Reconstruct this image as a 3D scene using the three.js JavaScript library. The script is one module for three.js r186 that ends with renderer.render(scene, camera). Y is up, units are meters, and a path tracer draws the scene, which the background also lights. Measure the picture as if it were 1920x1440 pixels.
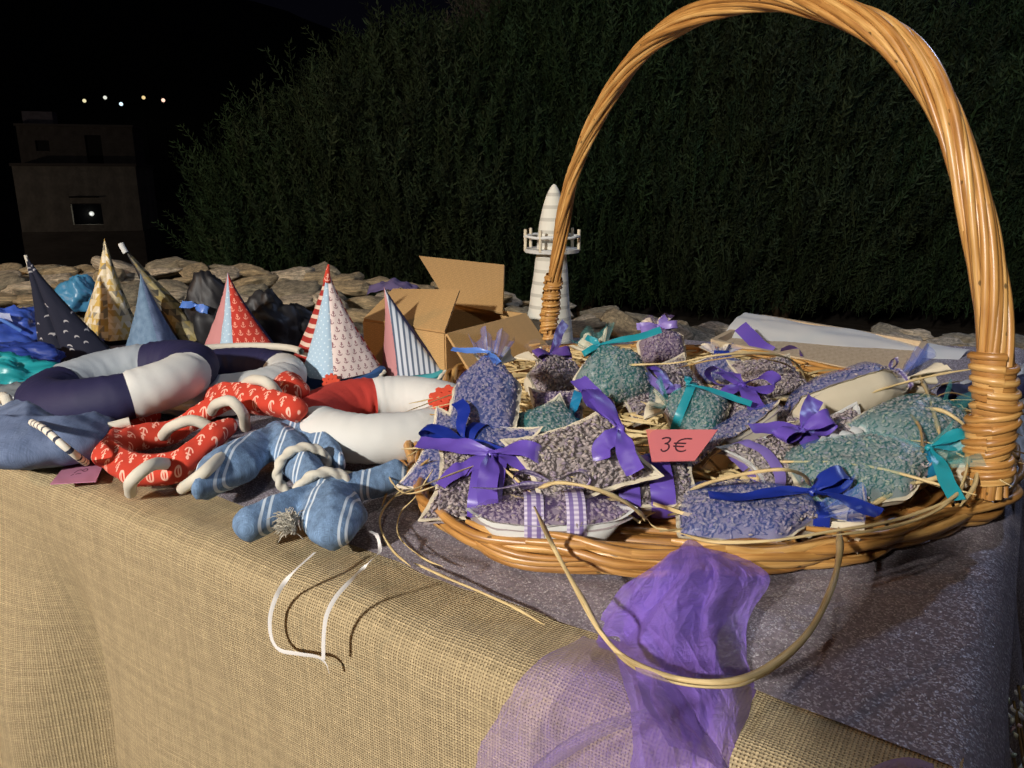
import * as THREE from 'three';
import { mergeGeometries, mergeVertices } from 'three/addons/utils/BufferGeometryUtils.js';
import { ImprovedNoise } from 'three/addons/math/ImprovedNoise.js';
import { MarchingCubes } from 'three/addons/objects/MarchingCubes.js';
import { RoundedBoxGeometry } from 'three/addons/geometries/RoundedBoxGeometry.js';

// ------------------------------------------------------------ camera, sky, light, exposure
const V = (x, y, z) => new THREE.Vector3(x, y, z);
const scene = new THREE.Scene();
const TOP = 0.75;                                   // height of the table top
const camera = new THREE.PerspectiveCamera(53, 1024 / 768, 0.02, 900);
camera.position.set(0, TOP + 0.24, 0);
camera.rotation.set(THREE.MathUtils.degToRad(-15), 0, 0);
scene.add(camera);

const renderer = new THREE.WebGLRenderer({ antialias: true });
renderer.setSize(1024, 768);
renderer.toneMapping = THREE.LinearToneMapping;
renderer.toneMappingExposure = 1.02;
renderer.shadowMap.enabled = true;

{ // clear night sky, a trace of blue, slightly paler toward the horizon
  const w = 64, h = 32, d = new Float32Array(w * h * 4);
  for (let j = 0; j < h; j++) for (let i = 0; i < w; i++) {
    const el = Math.abs((j + 0.5) / h - 0.5) * 2, k = 1.15 - 0.3 * el;
    d.set([0.0011 * k, 0.0011 * k, 0.0022 * k, 1], (j * w + i) * 4);
  }
  const t = new THREE.DataTexture(d, w, h, THREE.RGBAFormat, THREE.FloatType);
  t.mapping = THREE.EquirectangularReflectionMapping; t.magFilter = THREE.LinearFilter; t.needsUpdate = true;
  scene.background = t; scene.environment = t; scene.environmentIntensity = 1;
}
const moon = new THREE.DirectionalLight(0xcfd8ff, 0.006);
moon.position.set(3, 6, 2); moon.castShadow = true; moon.shadow.radius = 2;
moon.shadow.camera.left = moon.shadow.camera.bottom = -4; moon.shadow.camera.right = moon.shadow.camera.top = 4;
scene.add(moon); scene.add(moon.target);

// unseen lamps placed to light the scene, plus an added fill bulb; fittings below
const LAMPS = [
  { name: 'unseen_lamp', at: V(-1.36, TOP + 1.1, 1.48), power: 27, color: 0xfffaf2, size: 0.06, foot: V(-1.4, 0, 1.8), label: 'unseen bare warm white bulb on a black pole beside the stall front', cat: 'lamp' },  // out of view, placed to light the table from the left front
  { name: 'unseen_lamp', at: V(1.9, TOP + 1.6, -1.9), power: 3.6, color: 0xbcd2ff, size: 0.04, foot: V(2.1, 0, -2.0), label: 'unseen cool white bulb on a black pole beyond the basket end of the table', cat: 'lamp' },  // out of view, placed for the bluish glints on the silver cloth
  { name: 'unseen_lamp', at: V(-2.2, TOP + 1.0, 0.0), power: 2.6, color: 0xffb870, size: 0.05, foot: V(-2.4, 0, 0.05), label: 'unseen amber bulb on a black pole at the toy end of the table', cat: 'lamp' },  // out of view, tints the hanging cloth orange at the toy end
  { name: 'unseen_lamp', at: V(-0.15, TOP + 1.75, 0.1), power: 1.0, color: 0xfff8ee, size: 0.07, foot: V(1.5, 0, 1.1), label: 'added fill bulb hanging from a long bent pole above the table', cat: 'lamp' },  // overhead fill, added to soften the shadows among the sachets
  { name: 'unseen_street_lamp', at: V(-33, -1.3, -28), power: 15, color: 0xffe6d0, size: 0.2, foot: V(-34, -5.5, -28), label: 'unseen street lamp standing in front of the dim far house', cat: 'lamp' },  // out of view, placed to light the front of the far house
];

// ------------------------------------------------------------ helpers
function rng(seed) { let a = seed >>> 0; return () => { a = (a + 0x6D2B79F5) | 0; let t = Math.imul(a ^ (a >>> 15), 1 | a); t = (t + Math.imul(t ^ (t >>> 7), 61 | t)) ^ t; return ((t ^ (t >>> 14)) >>> 0) / 4294967296; }; }
const PN = new ImprovedNoise();
const N3 = (x, y, z) => PN.noise(x, y, z);
const clamp = (x, a = 0, b = 1) => Math.min(b, Math.max(a, x));
const sm = (a, b, x) => { const t = clamp((x - a) / (b - a)); return t * t * (3 - 2 * t); };
const lerp = (a, b, t) => a + (b - a) * t;
const DEG = Math.PI / 180;

const taken = {};
function numbered(n) { const k = taken[n] = (taken[n] ?? -1) + 1; return k ? n + '_' + String(k).padStart(3, '0') : n; }
function thing(name, label, category, at = V(0, 0, 0), group) {
  const o = new THREE.Group(); o.name = numbered(name); o.position.copy(at);
  o.userData = { label, category }; if (group) o.userData.group = group;
  scene.add(o); return o;
}
function part(parent, name, geo, mat, label) {
  const m = new THREE.Mesh(geo, mat); m.name = name; m.castShadow = m.receiveShadow = true;
  if (label) m.userData.label = label;
  parent.add(m); return m;
}
function solo(name, geo, mat, label, category, group) {
  const m = part(scene, numbered(name), geo, mat); m.userData = { label, category }; if (group) m.userData.group = group; return m;
}
function structure(name, geo, mat) { const m = part(scene, name, geo, mat); m.userData.kind = 'structure'; return m; }

// sheet over a parameter rectangle; uv in metres
function grid(nu, nv, f, lu = 1, lv = 1, closedU = false) {
  const pos = [], uv = [], idx = [], p = V();
  for (let j = 0; j <= nv; j++) for (let i = 0; i <= nu; i++) {
    f(i / nu, j / nv, p); pos.push(p.x, p.y, p.z); uv.push(i / nu * lu, j / nv * lv);
  }
  for (let j = 0; j < nv; j++) for (let i = 0; i < nu; i++) {
    const a = j * (nu + 1) + i, b = a + 1, c = a + nu + 1, d = c + 1; idx.push(a, b, d, a, d, c);
  }
  const g = new THREE.BufferGeometry();
  g.setAttribute('position', new THREE.Float32BufferAttribute(pos, 3));
  g.setAttribute('uv', new THREE.Float32BufferAttribute(uv, 2));
  g.setIndex(idx); g.computeVertexNormals();
  if (closedU) { const n = g.attributes.normal; for (let j = 0; j <= nv; j++) { const a = j * (nu + 1), b = a + nu; const x = n.getX(a) + n.getX(b), y = n.getY(a) + n.getY(b), z = n.getZ(a) + n.getZ(b), l = Math.hypot(x, y, z) || 1; n.setXYZ(a, x / l, y / l, z / l); n.setXYZ(b, x / l, y / l, z / l); } }
  return g;
}
// tube along points with its own radius function r(t, angle)
function tube(pts, r, n = 24, m = 8, closed = false, squash = 1) {
  const c = new THREE.CatmullRomCurve3(pts, closed, 'centripetal'), fr = c.computeFrenetFrames(n, closed), L = c.getLength();
  const R = typeof r === 'function' ? r : () => r, P = []; for (let i = 0; i <= n; i++) P.push(c.getPointAt(Math.min(1, i / n)));
  const g = grid(m, n, (u, v, p) => {
    const i = Math.round(v * n), a = u * Math.PI * 2, rr = R(v, a);
    p.copy(P[i]).addScaledVector(fr.normals[i], Math.cos(a) * rr).addScaledVector(fr.binormals[i], Math.sin(a) * rr * squash);
  }, 0.02, L, true);
  const k = g.index.array.length; const idx = Array.from(g.index.array);
  for (let s = 0; s < k; s += 3) { const t = idx[s]; idx[s] = idx[s + 1]; idx[s + 1] = t; }
  if (!closed) { // closed ends
    const e = g.attributes.position, pos = Array.from(e.array), uv = Array.from(g.attributes.uv.array), nn = Array.from(g.attributes.normal.array);
    for (let i = 0; i < nn.length; i++) nn[i] = -nn[i];
    for (const [j, s] of [[0, 1], [n, -1]]) {
      const q = P[j], id = pos.length / 3, t = fr.tangents[j]; pos.push(q.x, q.y, q.z); uv.push(0, 0); nn.push(-t.x * s, -t.y * s, -t.z * s);
      for (let i = 0; i < m; i++) { const a = j * (m + 1) + i, b = a + 1; s > 0 ? idx.push(id, a, b) : idx.push(id, b, a); }
    }
    const h = new THREE.BufferGeometry(); h.setAttribute('position', new THREE.Float32BufferAttribute(pos, 3)); h.setAttribute('uv', new THREE.Float32BufferAttribute(uv, 2)); h.setAttribute('normal', new THREE.Float32BufferAttribute(nn, 3)); h.setIndex(idx); return h;
  }
  const nn = g.attributes.normal.array; for (let i = 0; i < nn.length; i++) nn[i] = -nn[i];
  g.setIndex(idx); return g;
}
const rope = (pts, r, closed = false, twist = 260) => { const L = new THREE.CatmullRomCurve3(pts, closed).getLength(); return tube(pts, (t, a) => r * (0.7 + 0.45 * Math.abs(Math.cos(a - t * L * twist))), Math.max(30, Math.round(L * 900)), 9, closed); };
// flat ribbon: control points, side vectors (one or many), width, optional taper and ripple
function strip(pts, side, w, n = 28, ripple = 0, cut = true) {
  const c = new THREE.CatmullRomCurve3(pts, false, 'centripetal'), L = c.getLength(), S = Array.isArray(side) ? side : [side];
  const tmp = V(), sd = V();
  return grid(4, n, (u, v, p) => {
    const k = v * (S.length - 1), i = Math.min(S.length - 2, Math.floor(k)) , f = k - Math.max(0, i);
    S.length > 1 ? sd.copy(S[i]).lerp(S[i + 1], f) : sd.copy(S[0]);
    c.getPointAt(Math.min(1, v), p); c.getTangentAt(Math.min(1, v), tmp); sd.addScaledVector(tmp, -sd.dot(tmp)).normalize();
    const x = u - 0.5; tmp.cross(sd);
    p.addScaledVector(sd, x * w).addScaledVector(tmp, ripple * Math.sin(v * L * 160 + u * 2) + (0.25 - x * x) * w * 0.16);
  }, w, L);
}
// a sewn and stuffed shape: flat outline distance d(x, z) blown up to a pillow of that outline, lying on y = 0
function stuffed(d, x0, x1, z0, z1, k, hi, res = 56, bend) {
  const mc = new MarchingCubes(res, new THREE.MeshBasicMaterial(), false, false, 60000); mc.isolation = 0;
  const hs = res / 2, cx = (x0 + x1) / 2, cz = (z0 + z1) / 2, sx = (x1 - x0) / 2, sz = (z1 - z0) / 2, sy = hi;
  for (let b = 0; b < res; b++) for (let a = 0; a < res; a++) {
    const X = cx + sx * (a - hs) / hs, Z = cz + sz * (b - hs) / hs, e = d(X, Z);
    for (let j = 0; j < res; j++) { const Y = sy * (j - hs) / hs; mc.field[a + j * res + b * res * res] = -(e + Y * Y / k); }
  }
  mc.update();
  const n = mc.count, q = new Float32Array(n * 3);
  for (let i = 0; i < n; i++) { q[i * 3] = cx + sx * mc.positionArray[i * 3]; q[i * 3 + 1] = sy * mc.positionArray[i * 3 + 1]; q[i * 3 + 2] = cz + sz * mc.positionArray[i * 3 + 2]; }
  let g = new THREE.BufferGeometry(); g.setAttribute('position', new THREE.BufferAttribute(q, 3)); g = mergeVertices(g, 2e-5);
  const P = g.attributes.position, uv = []; let low = 1e9;
  for (let i = 0; i < P.count; i++) {
    let x = P.getX(i), y = P.getY(i), z = P.getZ(i); uv.push(x, z);
    y += 0.0011 * N3(x * 90, y * 60, z * 90) + 0.0022 * N3(x * 34 + 7, y * 20, z * 34); if (bend) y += bend(x, z);
    P.setY(i, y); low = Math.min(low, y);
  }
  for (let i = 0; i < P.count; i++) P.setY(i, P.getY(i) - low);
  g.setAttribute('uv', new THREE.Float32BufferAttribute(uv, 2)); g.computeVertexNormals(); return g;
}
const capsule = (x, z, ax, az, bx, bz, ra, rb) => { const dx = bx - ax, dz = bz - az, t = clamp(((x - ax) * dx + (z - az) * dz) / (dx * dx + dz * dz || 1)); return Math.hypot(x - ax - dx * t, z - az - dz * t) - lerp(ra, rb, t); };
const smin = (a, b, k) => { const h = clamp(0.5 + 0.5 * (b - a) / k); return lerp(b, a, h) - k * h * (1 - h); };
const union = (list, k = 0.006) => (x, z) => { let m = 1e9; for (const c of list) { const e = capsule(x, z, ...c); m = m > 1e8 ? e : smin(m, e, k); } return m; };
const moved = (g, o) => g.translate(-o.x, -o.y, -o.z);      // world-built geometry into the frame of its thing

// ------------------------------------------------------------ textures (what surfaces are made of) and materials
function canvasTex(w, h, draw, tile, colour = true) {
  const c = document.createElement('canvas'); c.width = w; c.height = h; draw(c.getContext('2d'), w, h);
  const t = new THREE.CanvasTexture(c); t.wrapS = t.wrapT = THREE.RepeatWrapping; if (tile) t.repeat.set(1 / tile[0], 1 / tile[1]); if (colour) t.colorSpace = THREE.SRGBColorSpace; t.magFilter = THREE.LinearFilter; return t;
}
function pixelTex(w, h, f, tile, colour = true) {
  const d = new Uint8Array(w * h * 4), o = [0, 0, 0];
  for (let j = 0; j < h; j++) for (let i = 0; i < w; i++) { f(i, j, o); const k = (j * w + i) * 4; d[k] = clamp(o[0], 0, 255); d[k + 1] = clamp(o[1], 0, 255); d[k + 2] = clamp(o[2], 0, 255); d[k + 3] = 255; }
  const t = new THREE.DataTexture(d, w, h); t.wrapS = t.wrapT = THREE.RepeatWrapping; t.magFilter = THREE.LinearFilter; t.minFilter = THREE.LinearMipmapLinearFilter; t.generateMipmaps = true;
  if (tile) t.repeat.set(1 / tile[0], 1 / tile[1]); if (colour) t.colorSpace = THREE.SRGBColorSpace; t.needsUpdate = true; return t;
}
const mat = (o) => new THREE.MeshStandardMaterial({ roughness: 0.85, side: THREE.DoubleSide, ...o });
const rgb = (r, g, b) => new THREE.Color().setRGB(r, g, b);

// fine cotton weave relief, shared
const cottonBump = pixelTex(256, 256, (i, j, o) => { const a = Math.sin(i * Math.PI / 4), b = Math.sin(j * Math.PI / 4); const v = 128 + 60 * (((i >> 2) + (j >> 2)) % 2 ? a * a : b * b) + 30 * N3(i * 0.06, j * 0.06, 3); o[0] = o[1] = o[2] = v; }, [0.03, 0.03], false);
function burlapMaps() {
  const S = 2048, n = 108, c = S / n, r = rng(5), wi = [], be = [], ti = [], tj = [];
  for (let i = 0; i < n; i++) { wi.push(0.64 + 0.16 * r()); be.push(0.6 + 0.16 * r()); ti.push(0.91 + 0.16 * r()); tj.push(0.91 + 0.16 * r()); }
  const sample = (i, j) => {
    const wob = 1.6 * N3(j * 0.035, i * 0.004, 1), wob2 = 1.6 * N3(i * 0.035, j * 0.004, 9);
    const x = ((i + wob) / c + n) % n, y = ((j + wob2) / c + n) % n, ci = Math.floor(x), cj = Math.floor(y), fx = x - ci - 0.5, fy = y - cj - 0.5;
    const over = (ci + cj) % 2 === 0, A = Math.abs(fx) / (wi[ci] * 0.5), B = Math.abs(fy) / (be[cj] * 0.5);
    const ha = A < 1 ? Math.sqrt(1 - A * A) * 0.6 + (over ? 0.4 : -0.25) * Math.cos(fy * Math.PI) : -1;
    const hb = B < 1 ? Math.sqrt(1 - B * B) * 0.6 + (over ? -0.25 : 0.4) * Math.cos(fx * Math.PI) : -1;
    return ha < -0.9 && hb < -0.9 ? [0, 0, 0] : ha > hb ? [1, ha, ti[ci], j, i] : [2, hb, tj[cj], i, j];
  };
  const color = pixelTex(S, S, (i, j, o) => {
    const s = sample(i, j);
    if (!s[0]) { o[0] = 92; o[1] = 70; o[2] = 40; return; }
    const fib = 0.9 + 0.28 * N3(s[4] * 0.55, s[3] * 0.05, 4) + 0.05 * N3(i * 0.012, j * 0.012, 8), k = s[2] * fib;
    o[0] = 198 * k; o[1] = 177 * k; o[2] = 137 * k;
  }, [0.194, 0.194]);
  const bump = pixelTex(S, S, (i, j, o) => { const s = sample(i, j); o[0] = o[1] = o[2] = s[0] ? 70 + 150 * s[1] + 22 * N3(s[4] * 0.6, s[3] * 0.06, 4) : 10; }, [0.194, 0.194], false);
  return { map: color, bumpMap: bump };
}
const M = {};
M.burlap = mat({ ...burlapMaps(), bumpScale: 0.0011, roughness: 0.95 });
{ // lurex knit: grey mauve ground with silver curls, their sparkle painted in as pale colour
  const S = 1024, T = 0.15, r = rng(11), met = new Float32Array(S * S), tone = new Float32Array(S * S);
  for (let k = 0; k < 5600; k++) {
    let x = r() * S, y = r() * S, a = r() * 6.28, w = 1.7 + r() * 1.7, da = (r() - 0.5) * 0.55, b = 0.45 + 0.55 * r() * r();
    const n = 2 + r() * 6; for (let s = 0; s < n; s++) { x += Math.cos(a) * 1.5; y += Math.sin(a) * 1.5; a += da; for (let q = -2; q <= 2; q++) for (let p = -2; p <= 2; p++) if (p * p + q * q < w * w) { const id = ((Math.floor(y + q) + S) % S) * S + (Math.floor(x + p) + S) % S; met[id] = Math.max(met[id], b); tone[id] = b; } }
  }
  const map = pixelTex(S, S, (i, j, o) => { const m = met[j * S + i], n = 1 + 0.3 * N3(i * 0.3, j * 0.3, 2) + 0.2 * N3(i * 0.05, j * 0.05, 5); o[0] = lerp(134 * n, 240, m); o[1] = lerp(124 * n, 237, m); o[2] = lerp(133 * n, 242, m); }, [T, T]);
  const orm = pixelTex(S, S, (i, j, o) => { const m = met[j * S + i]; o[0] = 0; o[1] = 210 - 130 * m; o[2] = 90 * (m > 0.3 ? 1 : 0); }, [T, T], false);
  const nrm = pixelTex(S, S, (i, j, o) => { const m = met[j * S + i]; const a = N3(i * 0.17, j * 0.17, 31) , b = N3(i * 0.17 + 50, j * 0.17, 77); o[0] = 128 + 120 * a * m + 20 * a; o[1] = 128 + 120 * b * m + 20 * b; o[2] = 225; }, [T, T], false);
  M.lurex = mat({ map, roughnessMap: orm, metalnessMap: orm, roughness: 1, metalness: 1, transparent: true, opacity: 0.86, normalMap: nrm, normalScale: new THREE.Vector2(0.9, 0.9) });
}
const cotton = (o) => mat({ bumpMap: cottonBump, bumpScale: 0.00025, roughness: 0.9, ...o });
// small anchor print
function anchorPrint(bg, fg, tile, px, jit) {
  return canvasTex(256, 256, (c, w) => {
    c.fillStyle = bg; c.fillRect(0, 0, w, w); c.strokeStyle = fg; c.lineWidth = px; c.lineCap = 'round';
    const r = rng(3); const k = 4, s = w / k;
    for (let j = 0; j < k; j++) for (let i = 0; i < k; i++) {
      const x = (i + 0.5) * s + (j % 2 ? s / 2 : 0) * jit, y = (j + 0.5) * s, q = s * 0.3;
      for (const ox of [0, -w]) { c.save(); c.translate(x + ox, y); c.rotate((r() - 0.5) * 0.3); c.beginPath(); c.moveTo(0, -q * 0.7); c.lineTo(0, q); c.moveTo(-q * 0.42, -q * 0.3); c.lineTo(q * 0.42, -q * 0.3); c.stroke(); c.beginPath(); c.arc(0, q * 0.15, q * 0.85, 0.25, Math.PI - 0.25); c.stroke(); c.beginPath(); c.arc(0, -q * 0.9, q * 0.2, 0, 6.3); c.stroke(); c.restore(); }
    }
  }, [tile, tile]);
}
M.redAnchor = cotton({ map: anchorPrint('#c23a26', '#f0b8a4', 0.044, 6, 1) });
M.redAnchorSail = cotton({ map: anchorPrint('#b93527', '#e39a86', 0.038, 6, 1) });
M.whiteAnchor = cotton({ map: anchorPrint('#d9c9c4', '#7a4b55', 0.034, 5, 1) });
M.navyMoon = cotton({ map: canvasTex(256, 256, (c, w) => { c.fillStyle = '#14182c'; c.fillRect(0, 0, w, w); const r = rng(21); for (let k = 0; k < 26; k++) { const x = 14 + r() * (w - 28), y = 14 + r() * (w - 28); c.save(); c.translate(x, y); c.rotate(r() * 0.8 + 0.6); c.fillStyle = '#a9a6a8'; c.beginPath(); c.arc(0, 0, 7, 0, 6.3); c.fill(); c.fillStyle = '#14182c'; c.beginPath(); c.arc(4.5, 3, 7, 0, 6.3); c.fill(); c.restore(); } }, [0.1, 0.1]) });
function triPrint(pal) {
  return canvasTex(256, 256, (c, w) => { const r = rng(33), n = 8, s = w / n, h = w / n; for (let j = 0; j < n; j++) for (let i = 0; i < n; i++) for (const up of [0, 1]) { c.fillStyle = pal[Math.floor(r() * pal.length)]; c.beginPath(); const x = i * s, y = j * h; up ? (c.moveTo(x, y + h), c.lineTo(x + s, y + h), c.lineTo(x + s / 2, y)) : (c.moveTo(x + s / 2, y), c.lineTo(x + s, y + h), c.lineTo(x + s * 1.5, y)); c.fill(); if (!up && i === n - 1) { c.beginPath(); c.moveTo(-s / 2, y); c.lineTo(0, y + h); c.lineTo(s / 2, y); c.fill(); } } }, [0.07, 0.07]);
}
M.triLight = cotton({ map: triPrint(['#d8c9a6', '#cdbb92', '#b79a5c', '#e2d8c2', '#8d8676', '#c9a85a', '#d6c8ac']) });
M.triDark = cotton({ map: triPrint(['#8f8567', '#a39669', '#5c5647', '#b0a27a', '#3c3a33', '#8b7c4c', '#77715c']) });
const stripes = (a, b, tile, share, turn, extra) => canvasTex(64, 64, (c, w) => { c.fillStyle = a; c.fillRect(0, 0, w, w); c.fillStyle = b; turn ? c.fillRect(0, 0, w * share, w) : c.fillRect(0, 0, w, w * share); if (extra) extra(c, w); }, [tile, tile]);
M.redStripe = cotton({ map: stripes('#9e2a24', '#d8bfae', 0.011, 0.42, false) });
M.greyStripe = cotton({ map: stripes('#c6ccd6', '#59667a', 0.0062, 0.4, true) });
M.skyDots = cotton({ map: canvasTex(64, 64, (c, w) => { c.fillStyle = '#a9c4d8'; c.fillRect(0, 0, w, w); c.fillStyle = '#d2e2ec'; for (const [x, y] of [[16, 16], [48, 48]]) { c.beginPath(); c.arc(x, y, 7, 0, 6.3); c.fill(); } }, [0.008, 0.008]) });
const denim = (a, b, tile, seed) => pixelTex(512, 512, (i, j, o) => { const n = 0.72 + 0.3 * N3(i * 0.9, j * 0.05, seed) + 0.3 * N3(i * 0.05, j * 0.9, seed + 3) + 0.35 * N3(i * 0.025, j * 0.025, seed + 7); const t = clamp(n); o[0] = lerp(a[0], b[0], t); o[1] = lerp(a[1], b[1], t); o[2] = lerp(a[2], b[2], t); }, [tile, tile]);
M.denim = cotton({ map: denim([52, 66, 94], [112, 128, 160], 0.13, 1) });
M.denimSail = cotton({ map: denim([66, 92, 120], [120, 146, 172], 0.1, 12) });
M.denimStripe = cotton({ map: pixelTex(512, 512, (i, j, o) => { const n = 0.9 + 0.22 * N3(i * 0.8, j * 0.06, 2) + 0.22 * N3(i * 0.06, j * 0.8, 6) + 0.16 * N3(i * 0.03, j * 0.03, 8); const s = i % 171, l = (s > 20 && s < 31) || (s > 45 && s < 56); const k = l ? 1 : n; o[0] = (l ? 206 : 118) * k; o[1] = (l ? 218 : 148) * k; o[2] = (l ? 230 : 184) * k; }, [0.081, 0.081]) });
M.navy = cotton({ color: rgb(0.014, 0.013, 0.06), roughness: 0.7 });
M.royal = cotton({ color: rgb(0.03, 0.09, 0.25) });
M.red = cotton({ color: rgb(0.56, 0.045, 0.03) });
M.redFelt = cotton({ color: rgb(0.66, 0.07, 0.03) });
M.white = cotton({ color: rgb(0.66, 0.66, 0.63) });
M.cream = cotton({ color: rgb(0.66, 0.58, 0.43) });
M.pale = cotton({ color: rgb(0.34, 0.38, 0.42) });
M.pink = cotton({ color: rgb(0.55, 0.24, 0.24) });
M.teal = cotton({ color: rgb(0.05, 0.33, 0.38) });
M.lighthouse = cotton({ map: canvasTex(32, 128, (c, w, h) => { c.fillStyle = '#dcd9cc'; c.fillRect(0, 0, w, h); c.fillStyle = '#bfbcb0'; c.fillRect(0, 30, w, 36); }, [0.02, 0.0165]) });
M.rope = mat({ color: rgb(0.66, 0.62, 0.52), roughness: 0.95, bumpMap: cottonBump, bumpScale: 0.0006 });
M.plain = mat({ color: rgb(0.55, 0.5, 0.4) });
const wood = (a, b, seed, tile = [0.03, 0.2]) => pixelTex(128, 512, (i, j, o) => { const n = clamp(0.5 + 0.55 * N3(i * 0.16, j * 0.012, seed) + 0.3 * N3(i * 0.5, j * 0.03, seed + 5) + 0.35 * N3(i * 0.02, j * 0.02, seed + 9)); const k = N3(i * 0.05, j * 0.05, seed + 30) > 0.62 ? 0.55 : 1; o[0] = lerp(a[0], b[0], n) * k; o[1] = lerp(a[1], b[1], n) * k; o[2] = lerp(a[2], b[2], n) * k; }, tile);
M.wicker = [[[158, 108, 52], [216, 166, 96]], [[174, 124, 62], [226, 182, 114]], [[140, 92, 42], [202, 150, 82]]].map(([a, b], i) => new THREE.MeshPhysicalMaterial({ map: wood(a, b, 40 + i * 7), roughness: 0.42, clearcoat: 0.35, clearcoatRoughness: 0.3, side: THREE.DoubleSide }));
M.raffia = mat({ map: wood([176, 150, 98], [236, 214, 164], 71, [0.008, 0.12]), roughness: 0.6 });
M.raffiaDark = mat({ map: wood([130, 98, 54], [204, 172, 112], 75, [0.008, 0.12]), roughness: 0.65 });
M.card = mat({ map: pixelTex(256, 256, (i, j, o) => { const n = 1 + 0.1 * N3(i * 0.5, j * 0.06, 3) + 0.12 * N3(i * 0.02, j * 0.02, 8); o[0] = 188 * n; o[1] = 150 * n; o[2] = 98 * n; }, [0.1, 0.1]), roughness: 0.9 });
M.pine = mat({ map: wood([190, 164, 128], [222, 200, 166], 91, [0.06, 0.4]), roughness: 0.7 });
M.darkWood = mat({ map: wood([60, 44, 30], [92, 70, 48], 95, [0.1, 0.8]), roughness: 0.8 });
M.black = mat({ color: rgb(0.012, 0.011, 0.013), roughness: 0.55 });
M.metalBlack = mat({ color: rgb(0.02, 0.02, 0.02), roughness: 0.5, metalness: 0.6 });
const satin = (r, g, b) => new THREE.MeshPhysicalMaterial({ color: rgb(r, g, b), roughness: 0.36, sheen: 1, sheenColor: rgb(r, g, b), sheenRoughness: 0.4, side: THREE.DoubleSide });
M.purpleSatin = satin(0.13, 0.075, 0.42); M.violetSatin = satin(0.24, 0.17, 0.5); M.blueSatin = satin(0.012, 0.03, 0.27); M.tealSatin = satin(0.015, 0.27, 0.33); M.tealBlueSatin = satin(0.015, 0.2, 0.38); M.skySatin = satin(0.1, 0.22, 0.62); M.whiteSatin = satin(0.72, 0.7, 0.68); M.deepPurple = satin(0.1, 0.05, 0.26);
M.gingham = cotton({ map: canvasTex(64, 64, (c, w) => { c.fillStyle = '#cfc6d6'; c.fillRect(0, 0, w, w); c.fillStyle = 'rgba(96,78,140,.75)'; c.fillRect(10, 0, 14, w); c.fillRect(40, 0, 14, w); c.fillStyle = 'rgba(96,78,140,.35)'; for (let k = 0; k < 4; k++) c.fillRect(0, k * 16, w, 8); }, [0.012, 0.012]), roughness: 0.6 });
// organza: an open weave, so part of what lies behind shows through between the threads
const organza = (r, g, b, cover, rough = 0.35) => new THREE.MeshPhysicalMaterial({ color: rgb(r, g, b), transparent: true, opacity: cover, roughness: rough, sheen: 0.6, sheenColor: rgb(r, g, b), sheenRoughness: 0.35, side: THREE.DoubleSide, depthWrite: false });
// crushed organza of the loose pieces
const sheerBump = pixelTex(512, 512, (i, j, o) => { const a = 1 - Math.sqrt(Math.abs(N3(i * 0.03, j * 0.015, 3))), b = 1 - Math.sqrt(Math.abs(N3(i * 0.02 + j * 0.02, j * 0.03, 13))); o[0] = o[1] = o[2] = 60 + 90 * a + 70 * b + 40 * N3(i * 0.5, j * 0.5, 5); }, [0.09, 0.09], false);
const sheer = (r, g, b, cover) => { const m = organza(r, g, b, cover, 0.4); m.bumpMap = sheerBump; m.bumpScale = 0.0022; return m; };
const ORG = { blue: organza(0.11, 0.18, 0.6, 0.28), lilac: organza(0.4, 0.33, 0.42, 0.09), violet: organza(0.3, 0.2, 0.5, 0.2), teal: organza(0.08, 0.4, 0.4, 0.26), clear: organza(0.62, 0.56, 0.54, 0.07) };
M.budBase = mat({ color: rgb(0.3, 0.25, 0.25), roughness: 1 });
M.buds = mat({ color: rgb(1, 1, 1), vertexColors: true, roughness: 0.9, side: THREE.FrontSide });

// ------------------------------------------------------------ the setting: ground, hill, house, hedge, wall
{
  const g = grid(96, 60, (u, v, p) => { const a = u * 6.2832, q = 700 * v * v * v; p.set(Math.cos(a) * q, -5.6 * sm(7, 24, q), -Math.sin(a) * q); }, 1, 1, true); { const P = g.attributes.position, uv = g.attributes.uv; for (let i = 0; i < P.count; i++) uv.setXY(i, P.getX(i), P.getZ(i)); }
  structure('ground', g, mat({ map: pixelTex(512, 512, (i, j, o) => { const n = 1 + 0.3 * N3(i * 0.4, j * 0.4, 1) + 0.3 * N3(i * 0.04, j * 0.04, 4); o[0] = 92 * n; o[1] = 82 * n; o[2] = 70 * n; }, [2, 2]), roughness: 1 }));
  const hill = grid(60, 10, (u, v, p) => { const x = -420 + 640 * u, crest = 74 + 26 * Math.sin(u * 5.2 + 0.7) + 9 * N3(u * 9, 0, 3); p.set(x, -7 + crest * Math.sin(v * Math.PI / 2) + 1.5 * N3(u * 40, v * 9, 1) * v, -225 - 110 * v); }, 640, 140);
  structure('hill', hill, mat({ color: rgb(0.045, 0.05, 0.035), roughness: 1 }));
}
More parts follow.
